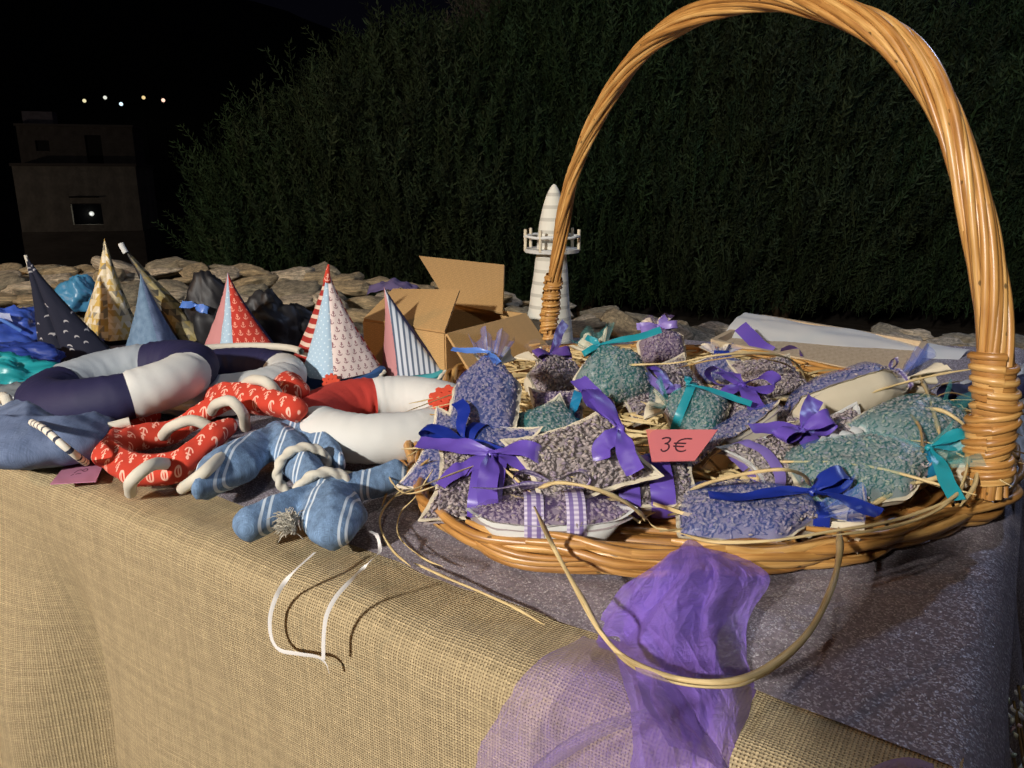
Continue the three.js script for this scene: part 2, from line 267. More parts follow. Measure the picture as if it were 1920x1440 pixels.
{ // lit lamps on the far hill
  const spots = [[V(-123.5, 22.43, -236), 0xfff2c0], [V(-117.4, 23.3, -236), 0xf4f4e6], [V(-113, 21.55, -236), 0xd6f0ff], [V(-106.3, 23.3, -236), 0xffe0a0], [V(-100.7, 22.57, -236), 0xffd0b8]];
  spots.forEach(([{ x, y, z }, c], i) => {
    const t = thing('hill_lamp', ['pale yellow lamp on the dark hill, at the far end of the row', 'dim white lamp on the dark hill beside the yellow one', 'bluish white lamp on the dark hill, lowest of the row', 'amber lamp on the dark hill between bluish and pinkish lamps', 'pinkish white lamp on the dark hill, end of the row by the hedge'][i], 'lamp', V(x, y - 4, z), 'lamps on the far hill');
    part(t, 'bulb', new THREE.SphereGeometry(0.5, 12, 8).translate(0, 4, 0), new THREE.MeshStandardMaterial({ color: 0x222222, emissive: c, emissiveIntensity: i === 2 || i === 4 ? 1.5 : 0.9 }));
    part(t, 'post', new THREE.CylinderGeometry(0.08, 0.1, 16, 8).translate(0, -4.5, 0), M.metalBlack);
  });
}
{ // two-storey house
  const t = thing('house', 'dim flat-roofed two-storey house with one small light in its lower window', 'house', V(-24.09, -0.9614, -46).add(V(0, -0.93, 0))); t.rotation.y = 0.25; t.scale.set(0.76, 0.62, 0.62);
  const pl = (a, b, s) => mat({ map: pixelTex(128, 128, (i, j, o) => { const n = 1 + 0.16 * N3(i * 0.1, j * 0.1, s) + 0.1 * N3(i * 0.5, j * 0.5, s); o[0] = a * n; o[1] = (a - 8) * n; o[2] = b * n; }, [3, 3]), roughness: 0.95 });
  const wall = pl(196, 172, 2), up = pl(140, 122, 5), dark = mat({ color: rgb(0.02, 0.018, 0.016), roughness: 0.6 });
  const slab = (w, h, d, x, y, z) => new THREE.BoxGeometry(w, h, d).translate(x, y, z);
  // lower storey with an opening for the window
  part(t, 'wall', mergeGeometries([slab(3.4, 5.6, 0.3, -2.7, 2.8, 4), slab(2.6, 5.6, 0.3, 2.3, 2.8, 4), slab(2.02, 3.2, 0.3, 0, 4.0, 4), slab(2.02, 0.6, 0.3, 0, 0.3, 4), slab(0.3, 5.6, 7.7, -4.25, 2.8, 0), slab(0.3, 5.6, 7.7, 3.45, 2.8, 0)]), wall);
  part(t, 'foundation', slab(8.1, 3.4, 8.2, -0.4, -1.72, 0), up);
  part(t, 'roof', slab(8.2, 0.25, 8.6, -0.4, 5.73, 0), up);
  part(t, 'upper_wall', mergeGeometries([slab(1.1, 3.2, 0.3, -3.9, 7.46, 1.2), slab(0.9, 1.2, 0.3, -2.9, 8.46, 1.2), slab(0.9, 1.1, 0.3, -2.9, 6.41, 1.2), slab(2.4, 3.2, 0.3, -1.25, 7.46, 1.2), slab(1.1, 0.7, 0.3, 0.5, 8.71, 1.2), slab(2.2, 3.2, 0.3, 2.15, 7.46, 1.2), slab(0.3, 3.2, 4, -4.3, 7.46, -1), slab(0.3, 3.2, 4, 3.1, 7.46, -1)]), up);
  part(t, 'upper_roof', slab(7.9, 0.2, 4.8, -0.6, 9.17, -0.9), up);
  part(t, 'roof_tank', slab(2.0, 1.1, 1.4, -3.2, 9.83, -0.4), pl(170, 168, 9));
  const win = part(t, 'window', slab(2.0, 0.06, 0.4, 0, 2.42, 4.05), up); part(win, 'pane', slab(2.0, 1.78, 0.02, 0, 1.5, 3.9), new THREE.MeshPhysicalMaterial({ color: 0xffffff, transmission: 1, thickness: 0, roughness: 0.05 }));
  part(t, 'awning', slab(1.9, 0.12, 0.5, 0, 3.0, 4.4), dark);
  part(t, 'door', slab(1.08, 2.5, 0.06, 0.5, 7.1, 1.15), dark); part(t, 'window', slab(0.88, 0.92, 0.06, -2.9, 7.42, 1.15), dark);
  part(t, 'window_lamp', new THREE.SphereGeometry(0.17, 12, 8).scale(1, 1.2, 1).translate(0.1, 1.5, 3.2), new THREE.MeshStandardMaterial({ color: 0x333333, emissive: 0xf2f4ea, emissiveIntensity: 0.75 }), 'small white lamp glowing behind the lower window');
  const l = new THREE.PointLight(0xf2f4ea, 0.4); l.position.set(0.1, 1.5, 3.45); l.castShadow = true; t.add(l);
}
function leafSprig(seed, len, leafL, leafW, n) { // one upright twig with leaves
  const r = rng(seed), gs = [];
  gs.push(new THREE.CylinderGeometry(0.0012, 0.0028, len, 4, 1, true).translate(0, len / 2, 0).toNonIndexed());
  for (let k = 0; k < n; k++) {
    const a = k * 2.4 + r(), y = len * (0.12 + 0.88 * k / n), t = 0.5 + r() * 0.55, L = leafL * (0.7 + 0.5 * r());
    const pos = [0, 0, 0, leafW / 2, L * 0.45, 0.004, 0, L, 0, 0, 0, 0, 0, L, 0, -leafW / 2, L * 0.45, 0.004];
    const g = new THREE.BufferGeometry(); g.setAttribute('position', new THREE.Float32BufferAttribute(pos, 3)); g.setAttribute('uv', new THREE.Float32BufferAttribute(new Array(12).fill(0), 2)); g.computeVertexNormals();
    g.rotateX(t).rotateY(a).translate(0, y, 0); gs.push(g);
  }
  return mergeGeometries(gs);
}
const sprigs = [leafSprig(1, 0.24, 0.036, 0.011, 20), leafSprig(2, 0.32, 0.032, 0.010, 26), leafSprig(3, 0.18, 0.04, 0.012, 16)];
const leafMat = (r, g, b) => new THREE.MeshPhysicalMaterial({ color: rgb(r, g, b), roughness: 0.85, specularIntensity: 0.35, side: THREE.DoubleSide });
function shrub(name, label, at, rx, h, rz, n, seed, m, category = 'shrub', base = 0.08) {
  const t = thing(name, label, category, at, category === 'tree' ? undefined : 'evergreen shrubs of the hedge'), r = rng(seed);
  const limbs = [];
  for (let k = 0; k < 6; k++) { const a = k / 6 * 6.28 + r(), s = 0.55 * rx; limbs.push(tube([V(0, 0, 0), V(Math.cos(a) * s * 0.25, h * 0.25, Math.sin(a) * s * 0.25), V(Math.cos(a) * s * 0.7, h * 0.6, Math.sin(a) * rz * 0.4), V(Math.cos(a) * s, h * 0.88, Math.sin(a) * rz * 0.5)], (q) => 0.03 * (1 - 0.8 * q), 8, 6)); }
  part(t, 'trunk', mergeGeometries(limbs), M.darkWood);
  const crown = new THREE.Group(); crown.name = 'crown'; t.add(crown);
  const d = new THREE.Object3D(), col = new THREE.Color();
  for (let s = 0; s < 3; s++) {
    const im = new THREE.InstancedMesh(sprigs[s], m, n / 3 | 0); im.name = 'foliage'; im.userData.kind = 'stuff'; im.castShadow = im.receiveShadow = true;
    for (let k = 0; k < im.count; k++) {
      const a = r() * 6.283, y = base + (1 - base) * Math.pow(r(), 0.8), q = Math.pow(r(), 0.36);
      const lump = 1 + 0.5 * N3(Math.cos(a) * 2.2 + seed, y * 3.6, Math.sin(a) * 2.2) + 0.26 * N3(Math.cos(a) * 5 + seed, y * 9, Math.sin(a) * 5);
      const prof = Math.pow(clamp(1 - Math.pow(y, 3.2)), 0.5) * (0.72 + 0.4 * Math.sin(y * 2.6)) * lump;
      d.position.set(Math.cos(a) * rx * q * prof, y * h * (1 + 0.1 * N3(Math.cos(a) * 4 + seed, Math.sin(a) * 4, 2)), Math.sin(a) * rz * q * prof);
      d.rotation.set((r() - 0.5) * 0.9 + Math.sin(a) * 0.3, r() * 6.28, (r() - 0.5) * 0.9 - Math.cos(a) * 0.3); d.scale.setScalar(0.5 + 1.1 * r() * r() + 0.3 * r()); d.updateMatrix(); im.setMatrixAt(k, d.matrix);
      const w = 0.4 + 1.1 * r(); im.setColorAt(k, col.setRGB(w * (0.9 + 0.25 * r()), w, w * (0.85 + 0.2 * r())));
    }
    crown.add(im);
  }
  return t;
}
{
  const green = leafMat(0.03, 0.052, 0.02), olive = leafMat(0.036, 0.052, 0.022), grey = leafMat(0.11, 0.1, 0.075);
  const rows = [[-1.34, -5.3, 0.7, 1.12, 13000, 'low evergreen shrub at the open end of the hedge'], [-0.6, -5.2, 0.95, 1.56, 20000, 'evergreen shrub of the hedge behind the fabric boats'], [0.5, -5.3, 1.1, 1.95, 23000, 'tall evergreen shrub of the hedge behind the lighthouse'], [1.8, -5.1, 1.15, 1.98, 24000, 'evergreen shrub of the hedge seen through the basket handle'], [3.1, -5.0, 1.1, 1.8, 20000, 'evergreen shrub of the hedge beyond the right foot of the handle'], [-0.95, -6.1, 0.9, 1.5, 10000, 'evergreen shrub standing behind the hedge row']];
  rows.forEach(([x, z, rx, h, n, lab], i) => shrub('evergreen_shrub', lab, V(x, 0, z), rx, h, 0.7, n, 50 + i * 13, i % 2 ? olive : green));
  shrub('broadleaf_tree', 'pale grey-green tree rising behind the hedge', V(0.62, 0, -6.2), 1.1, 3.1, 0.9, 12000, 171, grey, 'tree', 0.45);
}
// rubble wall behind the table: every stone its own piece
{
  const t = thing('rubble_wall', 'low dry stone wall of pale rubble behind the table', 'wall', V(0, 0, -1.66));
  const r = rng(91), st = [0, 1, 2].map((s) => mat({ map: pixelTex(256, 256, (i, j, o) => { const n = 1 + 0.35 * N3(i * 0.03, j * 0.03, s * 9) + 0.25 * N3(i * 0.12, j * 0.12, s * 5) + 0.18 * N3(i * 0.5, j * 0.5, s); o[0] = [170, 188, 150][s] * n; o[1] = [150, 172, 138][s] * n; o[2] = [116, 146, 114][s] * n; }, [0.5, 0.5]), roughness: 0.95, bumpMap: cottonBump, bumpScale: 0.002 }));
  const geos = [0, 1, 2, 3, 4, 5].map((s) => { const g = new THREE.IcosahedronGeometry(1, 3), P = g.attributes.position, v = V(); for (let i = 0; i < P.count; i++) { v.fromBufferAttribute(P, i); const q = Math.max(Math.abs(v.x), Math.abs(v.y) * 0.95, Math.abs(v.z)); v.multiplyScalar(0.5 + 0.36 / q).multiplyScalar(1 + 0.3 * N3(v.x * 1.4 + s * 9, v.y * 1.4, v.z * 1.4) + 0.16 * N3(v.x * 3.4 + s * 5, v.y * 3.4, v.z * 3.4) + 0.06 * N3(v.x * 9 + s, v.y * 9, v.z * 9)); P.setXYZ(i, v.x, v.y, v.z); } const w = mergeVertices(g.deleteAttribute('normal')); w.computeVertexNormals(); return w; });
  const topAt = (x) => TOP + 0.04 - 0.17 * sm(-0.8, 0.8, x) - 0.02;
  part(t, 'core', grid(50, 8, (u, v, p) => { const x = -2.2 + 4.4 * u, h = topAt(x) - 0.045 + 0.012 * N3(u * 40, v * 5, 2); const zz = [0.235, 0.235, 0.235, 0.1, 0, -0.1, -0.25, -0.25, -0.25][Math.round(v * 8)], yy = [0, 0.4, 1, 1, 1, 1, 1, 0.4, 0][Math.round(v * 8)]; p.set(x, h * yy, zz); }, 4.4, 1.5), st[2]);
  const stone = (x, y, z, sx, sy, sz) => { const m = part(t, 'stone', geos[Math.floor(r() * 6)], st[Math.floor(r() * 3)]); m.position.set(x, y, z); m.scale.set(sx, sy, sz); m.rotation.set((r() - 0.5) * 0.6, (r() - 0.5) * 2.4, (r() - 0.5) * 0.6); };
  for (let row = 0; row < 6; row++) for (let x = -2.1; x < 2.1;) { const w = 0.02 + 0.06 * r() * r() + 0.015 * r(); stone(x + w, topAt(x) + (r() - 0.5) * 0.02 - (row === 0 ? 0.012 : 0) + 0.010 * (row > 2) - 0.012, 0.2 - row * 0.088 + (r() - 0.5) * 0.05, w * 1.06, 0.008 + 0.016 * r(), 0.036 + 0.026 * r()); x += w * 1.8; }
  for (let x = -2.1; x < 2.1;) { const w = 0.06 + 0.06 * r(); stone(x + w, topAt(x) - 0.1, 0.225, w * 1.02, 0.055, 0.05); x += w * 1.9; }
}

// ------------------------------------------------------------ the table and its cloths
const EX = V(0.8309, 0, 0.5564), OUT = V(-0.5564, 0, 0.8309), ORI = V(0.005, TOP, -0.328), S0 = -1.5, SR = 0.185, ZB = -1.17, ZK = 0.1;
const onTable = (s, q, y, p) => p.set(ORI.x + EX.x * s - OUT.x * q, y, ORI.z + EX.z * s - OUT.z * q);   // s along the front edge, q inward
const qBack = (s) => (ORI.z - ZB + EX.z * s - ZK * (ORI.x + EX.x * s)) / (OUT.z - ZK * OUT.x);
{
  const t = thing('table', 'long market table hidden under burlap and silver cloth', 'table', V(0, 0, 0)), sh = new THREE.Shape(), p = V();
  const pts = [[S0, 0.035], [SR - 0.03, 0.035], [SR - 0.03, qBack(SR - 0.03)], [S0, qBack(S0)]].map(([s, q]) => { onTable(s, q, 0, p); return [p.x, -p.z]; });
  sh.moveTo(...pts[0]); pts.slice(1).forEach((a) => sh.lineTo(...a)); sh.closePath();
  part(t, 'table_top', new THREE.ExtrudeGeometry(sh, { depth: 0.03, bevelEnabled: false }).rotateX(-Math.PI / 2).translate(0, TOP - 0.036, 0), M.darkWood);
  for (const [s, q] of [[SR - 0.12, 0.12], [SR - 0.12, 0.75], [-0.9, 0.1], [-0.75, 0.4]]) { onTable(s, q, 0, p); part(t, 'leg', new RoundedBoxGeometry(0.05, TOP - 0.036, 0.05, 2, 0.006).translate(p.x, (TOP - 0.036) / 2, p.z), M.darkWood); }
}
const drop = (s, d) => { // how far the hanging cloth stands off the table edge at depth d
  const k = sm(0.0, 0.22, d), f = sm(-0.30, -0.42, s);
  return k * (f * (-0.04 * Math.exp(-Math.pow((s + 0.46 + 0.05 * d) / 0.034, 2)) + 0.03 * Math.exp(-Math.pow((s + 0.56) / 0.045, 2)) - 0.04 * Math.exp(-Math.pow((s + 0.73) / 0.05, 2)) + 0.03 * Math.sin((s + 0.6) * 26) * sm(-0.8, -0.9, s)) + (1 - f) * 0.006 * Math.sin(s * 15 + 1) + 0.02 * sm(0.1, 0.7, d)) + 0.0018 * N3(s * 24, d * 10, 2);
};
{
  const RAD = 0.022, arc = RAD * Math.PI / 2, FALL = 0.66;
  const f = (s, a, p) => { // a: cloth length measured from the back edge
    const qb = qBack(s), flat = qb - RAD;
    if (a <= flat) { const q = qb - a; onTable(s, q, TOP + 0.0022 * N3(s * 13, q * 13, 4) + 0.0016 * N3(s * 40, q * 40, 6) * sm(0.25, 0.05, q), p); }
    else if (a < flat + arc) { const th = (a - flat) / RAD; onTable(s, RAD - RAD * Math.sin(th), TOP - RAD + RAD * Math.cos(th) + 0.0022 * N3(s * 13, 0.02 * 13, 4) * Math.cos(th) + 0.0016 * N3(s * 40, 0.8, 6) * Math.cos(th), p); }
    else { const d = a - flat - arc; onTable(s, -drop(s, d), TOP - RAD - d, p); }
  };
  const nS = 420, nA = 190, g = grid(nS, nA, (u, v, p) => { const s = lerp(S0, SR, u), qb = qBack(s), tot = qb - RAD + arc + FALL; f(s, v < 0.25 ? lerp(0, qb - 0.28, v / 0.25) : lerp(qb - 0.28, tot, (v - 0.25) / 0.75), p); });
  const uv = g.attributes.uv, P = g.attributes.position; // uv in metres of cloth
  for (let j = 0; j <= nA; j++) for (let i = 0; i <= nS; i++) { const s = lerp(S0, SR, i / nS), qb = qBack(s), v = j / nA, tot = qb - RAD + arc + FALL, a = v < 0.25 ? lerp(0, qb - 0.28, v / 0.25) : lerp(qb - 0.28, tot, (v - 0.25) / 0.75); uv.setXY(j * (nS + 1) + i, s, a - qb); }
  const t = thing('burlap_tablecloth', 'natural burlap cloth covering the table and hanging down its front', 'tablecloth', V(0, 0, 0));
  part(t, 'main_cloth', g, M.burlap);
  const side = grid(60, 60, (u, v, p) => { const q = lerp(-0.03, 1.25, u); onTable(SR + 0.012 * Math.sin(q * 21) * v, q, TOP - 0.004 - v * FALL, p); }, 1.2, FALL);
  part(t, 'side_fall', side, M.burlap);
}
{ // silver lurex cloth laid over the burlap, hanging over the end of the table
  const RAD = 0.02, arc = RAD * 1.5708, FALL = 0.4;
  const g = grid(330, 150, (u, v, p) => {
    const L = SR + 0.012 - S0 - RAD + arc + FALL, a = (1 - Math.pow(1 - u, 1.0)) * L, flat = SR + 0.012 - S0 - RAD, s = S0 + Math.min(a, flat);
    const q0 = 0.056 + 0.007 * N3(s * 9, 1, 1) + 0.012 * sm(-0.35, -0.6, s), q = lerp(qBack(Math.min(s, SR)) - 0.01, q0, Math.pow(v, 0.8)), rip = 0.0016 * N3(s * 22, q * 22, 8) + 0.0009 * N3(s * 70, q * 70, 2), burl = 0.0022 * N3(s * 13, q * 13, 4) + 0.0016 * N3(s * 40, q * 40, 6) * sm(0.25, 0.05, q);
    const y0 = TOP + 0.0014 + burl + 0.0022 * sm(q0, q0 + 0.05, q) + Math.max(rip, -0.0008) * sm(q0, q0 + 0.03, q);
    if (a <= flat) onTable(s, q, y0, p);
    else if (a < flat + arc) { const th = (a - flat) / RAD; onTable(s + RAD * Math.sin(th), q, y0 - RAD + RAD * Math.cos(th), p); }
    else { const d = a - flat - arc; onTable(SR + 0.012 + 0.004 + sm(0, 0.15, d) * (0.012 + 0.012 * Math.sin(q * 40 + 1)), q + 0.03 * d, TOP + 0.004 - RAD - d, p); }
  }, 1.9 + FALL, 0.9);
  solo('silver_cloth', g, M.lurex, 'grey mauve glitter cloth with silver threads under the basket and toys', 'cloth');
}
// fittings of the unseen lamps and the added fill bulb
for (const L of LAMPS) {
  const t = thing(L.name, L.label, L.cat, L.foot), up = L.at.clone().sub(L.foot), big = L.size > 0.1;
  part(t, 'pole', tube([V(0, 0, 0), V(0, up.y * 0.6, 0), V(0, up.y + 0.12, 0), V(up.x * 0.6, up.y + 0.2, up.z * 0.6), V(up.x, up.y + 0.16 + L.size * 0.3, up.z)], big ? 0.05 : 0.012, 24, 8), M.metalBlack);
  part(t, 'socket', new THREE.CylinderGeometry(L.size * 0.4, L.size * 0.5, 0.09, 16).translate(up.x, up.y + L.size + 0.045, up.z), M.metalBlack);
  part(t, 'bulb', new THREE.SphereGeometry(L.size, 24, 16).translate(up.x, up.y, up.z), new THREE.MeshStandardMaterial({ color: 0x444444, emissive: L.color, emissiveIntensity: 6 }));
  const l = new THREE.PointLight(L.color, L.power); l.position.copy(up); l.castShadow = true; l.shadow.radius = L.size / 0.02; t.add(l);
}

// ------------------------------------------------------------ the wicker basket
const BC = V(0.14, TOP + 0.006, -0.7);
const RIM = [[0, 0.27], [40, 0.277], [62, 0.266], [83, 0.272], [97, 0.28], [109, 0.292], [120, 0.3], [131, 0.284], [142, 0.258], [152, 0.235], [165, 0.212], [180, 0.204], [200, 0.216], [222, 0.25], [249, 0.28], [270, 0.278], [326, 0.264], [360, 0.27]];
const rimR = (a) => { // outline of the hand-woven, slightly egg-shaped basket; a: 0 = +x, pi/2 = +z
  const d = (((a / DEG) % 360) + 360) % 360; let k = 0; while (RIM[k + 1][0] < d) k++;
  const q = sm(RIM[k][0], RIM[k + 1][0], d); return lerp(RIM[k][1], RIM[k + 1][1], q);
};
const basket = thing('wicker_basket', 'large shallow wicker basket with a tall twisted handle', 'basket', BC);
{
  const r = rng(17), t = basket;
  const at = (a, rr, y) => V(Math.cos(a) * rr, y, Math.sin(a) * rr);
  // woven floor: rings of rod over radial spokes
  const fl = []; for (let k = 0; k < 30; k++) { const rr = 0.012 + k * 0.0083, pts = []; for (let i = 0; i < 40; i++) { const a = i / 40 * 6.283; pts.push(at(a, rr, 0.006 + 0.0016 * Math.sin(a * 10 + k * Math.PI))); } fl.push(tube(pts, 0.0042, 60, 5, true)); }
  part(t, 'floor', mergeGeometries(fl), M.wicker[2]);
  for (let k = 0; k < 26; k++) { const a = k / 26 * 6.283; part(t, 'stake', tube([at(a, 0.2, 0.008), at(a, rimR(a) - 0.024, 0.01), at(a, rimR(a) - 0.006, 0.014), at(a, rimR(a) + 0.004, 0.022)], 0.0028, 10, 6), M.wicker[2]); }
  // wall: rows of long rods, each climbing over the one before
  for (let row = 0; row < 8; row++) {
    const n = 11, off = r() * 6;
    for (let k = 0; k < n; k++) {
      const a0 = off + k / n * 6.283 + (r() - 0.5) * 0.14, span = 6.283 / n * (1.3 + 0.4 * r()), pts = [], ph = r() * 6, th = 0.0023 + 0.001 * r(), lift = 0.006 + 0.006 * r();
      for (let i = 0; i <= 14; i++) { const q = i / 14, a = a0 + span * q, y = 0.004 + row * 0.0025 + lift * (q - 0.5) * 1.25 + 0.0016 * Math.sin(a * 19 + ph); pts.push(at(a, rimR(a) - 0.004 + row * 0.0019 + 0.0046 * Math.sin(a * 13 + row * Math.PI + ph * 0.2) + 0.003 * Math.sin(q * Math.PI), Math.max(0.003, y))); }
      part(t, 'wicker_rod', tube(pts, (q) => th * (0.5 + 0.65 * Math.pow(Math.sin(q * Math.PI), 0.4)), 34, 7), M.wicker[Math.floor(r() * 3)]);
    }
  }
  // the arched handle: rods twisted round each other
  const H = [V(0.047, TOP + 0.045, -0.955), V(0.047, TOP + 0.067, -0.955), V(0.055, TOP + 0.148, -0.941), V(0.070, TOP + 0.242, -0.915), V(0.097, TOP + 0.313, -0.869), V(0.126, TOP + 0.358, -0.817), V(0.163, TOP + 0.380, -0.753), V(0.206, TOP + 0.380, -0.678), V(0.237, TOP + 0.361, -0.623), V(0.265, TOP + 0.330, -0.574), V(0.285, TOP + 0.285, -0.539), V(0.301, TOP + 0.218, -0.511), V(0.312, TOP + 0.151, -0.493), V(0.316, TOP + 0.099, -0.485), V(0.317, TOP + 0.063, -0.483), V(0.320, TOP + 0.034, -0.479)].map((p) => p.sub(BC));
  const c = new THREE.CatmullRomCurve3(H, false, 'centripetal'), NN = 160, fr = c.computeFrenetFrames(NN, false);
  const hub = V(); const handle = new THREE.Group(); handle.name = 'handle'; t.add(handle);
  const rodAt = (q, ang, rad, p) => { const i = Math.round(q * NN); c.getPointAt(Math.min(1, q), p); return p.addScaledVector(fr.normals[i], Math.cos(ang) * rad).addScaledVector(fr.binormals[i], Math.sin(ang) * rad); };
  for (let k = 0; k < 14; k++) {
    const core = k > 12, pts = [], w = (r() - 0.5) * 0.5, th = core ? 0.0055 : 0.0021 + 0.0009 * r();
    for (let i = 0; i <= NN; i += 2) { const q = i / NN, fat = 0.82 + 0.32 * sm(0.1, 0.6, q), ang = k / 13 * 6.283 + q * 15 + w * Math.sin(q * 9 + k) , rad = core ? 0.001 : (0.0068 * fat + 0.0011 * Math.sin(q * 23 + k * 2.1)); pts.push(rodAt(q, ang, rad, V())); }
    part(handle, 'handle_rod', tube(pts, (q) => th * (0.84 + 0.3 * sm(0.1, 0.6, q)), 150, 8), M.wicker[k % 3]);
  }
  // binding of split cane round both feet
  const bind = (q0, q1, rad, turns, wide, seed) => {
    const rr = rng(seed), tg = V();
    for (let k = 0; k < turns; k++) {
      const pts = [], sides = [], jit = (rr() - 0.5) * 1.6, tilt = (rr() - 0.5) * 0.007, puff = 1 + 0.1 * rr();
      for (let i = 0; i <= 22; i++) { const f = i / 22, q = q0 + (q1 - q0) * (k + f * 1.25) / turns, a = f * 6.283 * 1.1 + jit, e = V(); rodAt(clamp(q), a, rad * puff * (1 + 0.07 * Math.sin(f * 6 + k)), e); e.y += tilt * Math.sin(a); pts.push(e); c.getTangentAt(clamp(q), tg); sides.push(tg.clone()); }
      const g = strip(pts, sides, wide * (0.75 + 0.5 * rr()), 46), P = g.attributes.position; // split cane: a rounded outside on a flat band
      part(handle, 'binding_turn', g, M.wicker[Math.floor(rr() * 3)]);
      part(handle, 'binding_edge', tube(pts.map((p, n) => p.clone().addScaledVector(sides[n], -wide * 0.25)), wide * 0.3, 46, 6), M.wicker[Math.floor(rr() * 3)]);
    }
  };
  bind(0.002, 0.078, 0.0098, 11, 0.0062, 4); bind(0.905, 0.985, 0.0128, 10, 0.0086, 9);
  // loose rods where the right foot is lashed to the rim
  for (let k = 0; k < 5; k++) { const a = 0.62 + k * 0.05; part(handle, 'lashing', tube([at(a - 0.1, rimR(a) - 0.03, 0.02 + k * 0.003), at(a, rimR(a) + 0.006, 0.012 + k * 0.007), at(a + 0.12, rimR(a) + 0.0, 0.034 - k * 0.003)], 0.0044, 14, 7), M.wicker[k % 3]); }
}
{ // straw and raffia shreds filling the basket
  const r = rng(23), gs = [];
  for (let k = 0; k < 1900; k++) {
    const a = r() * 6.283, rr = 0.265 * Math.sqrt(r()), x = Math.cos(a) * rr, z = Math.sin(a) * rr, d = r() * 6.283, L = 0.025 + 0.05 * r(), y = 0.012 + 0.014 * r() + 0.006 * r();
    const b = (r() - 0.5) * 0.03, P = [V(x - Math.cos(d) * L / 2, y + (r() - 0.5) * 0.006, z - Math.sin(d) * L / 2), V(x - Math.sin(d) * b, y + 0.005 * r(), z + Math.cos(d) * b), V(x + Math.cos(d) * L / 2, y + (r() - 0.5) * 0.008, z + Math.sin(d) * L / 2)];
    if (Math.hypot(P[0].x, P[0].z) > rimR(Math.atan2(P[0].z, P[0].x)) - 0.012 || Math.hypot(P[2].x, P[2].z) > rimR(Math.atan2(P[2].z, P[2].x)) - 0.012) continue;
    gs.push(strip(P, V((r() - 0.5), 0.6 + r(), r() - 0.5), 0.0012 + 0.0022 * r(), 6));
  }
  const m = solo('straw_bed', mergeGeometries(gs), M.raffia, 'bed of pale straw shreds lining the wicker basket', 'straw'); m.userData.kind = 'stuff'; m.position.copy(BC);
}

// ------------------------------------------------------------ lavender sachets
const budProto = (() => { const q = [[0, 0, 1], [1, 0, 0.1], [0, 1, 0.1], [-1, 0, 0.1], [0, -1, 0.1], [0, 0, -1]], f = [[0, 1, 2], [0, 2, 3], [0, 3, 4], [0, 4, 1], [5, 2, 1], [5, 3, 2], [5, 4, 3], [5, 1, 4]]; return { q, f }; })();
function budCloud(list) { // list of {p, d, n, l, w, c}
  const pos = [], nor = [], col = [], idx = [], a = V(), b = V(), v = V(), nn = V();
  for (const o of list) {
    a.copy(o.n).cross(o.d).normalize(); b.copy(o.d).cross(a).normalize(); const base = pos.length / 3;
    for (const [x, y, z] of budProto.q) { v.copy(o.p).addScaledVector(a, x * o.w).addScaledVector(b, y * o.w).addScaledVector(o.d, z * o.l); pos.push(v.x, v.y, v.z); nn.set(0, 0, 0).addScaledVector(a, x).addScaledVector(b, y).addScaledVector(o.d, z).normalize(); nor.push(nn.x, nn.y, nn.z); col.push(o.c[0], o.c[1], o.c[2]); }
    for (const t of budProto.f) idx.push(base + t[0], base + t[1], base + t[2]);
  }
  const g = new THREE.BufferGeometry(); g.setAttribute('position', new THREE.Float32BufferAttribute(pos, 3)); g.setAttribute('normal', new THREE.Float32BufferAttribute(nor, 3)); g.setAttribute('color', new THREE.Float32BufferAttribute(col, 3)); g.setAttribute('uv', new THREE.Float32BufferAttribute(new Float32Array(pos.length / 3 * 2), 2)); g.setIndex(idx); return g;
}
let sachetCount = 0;
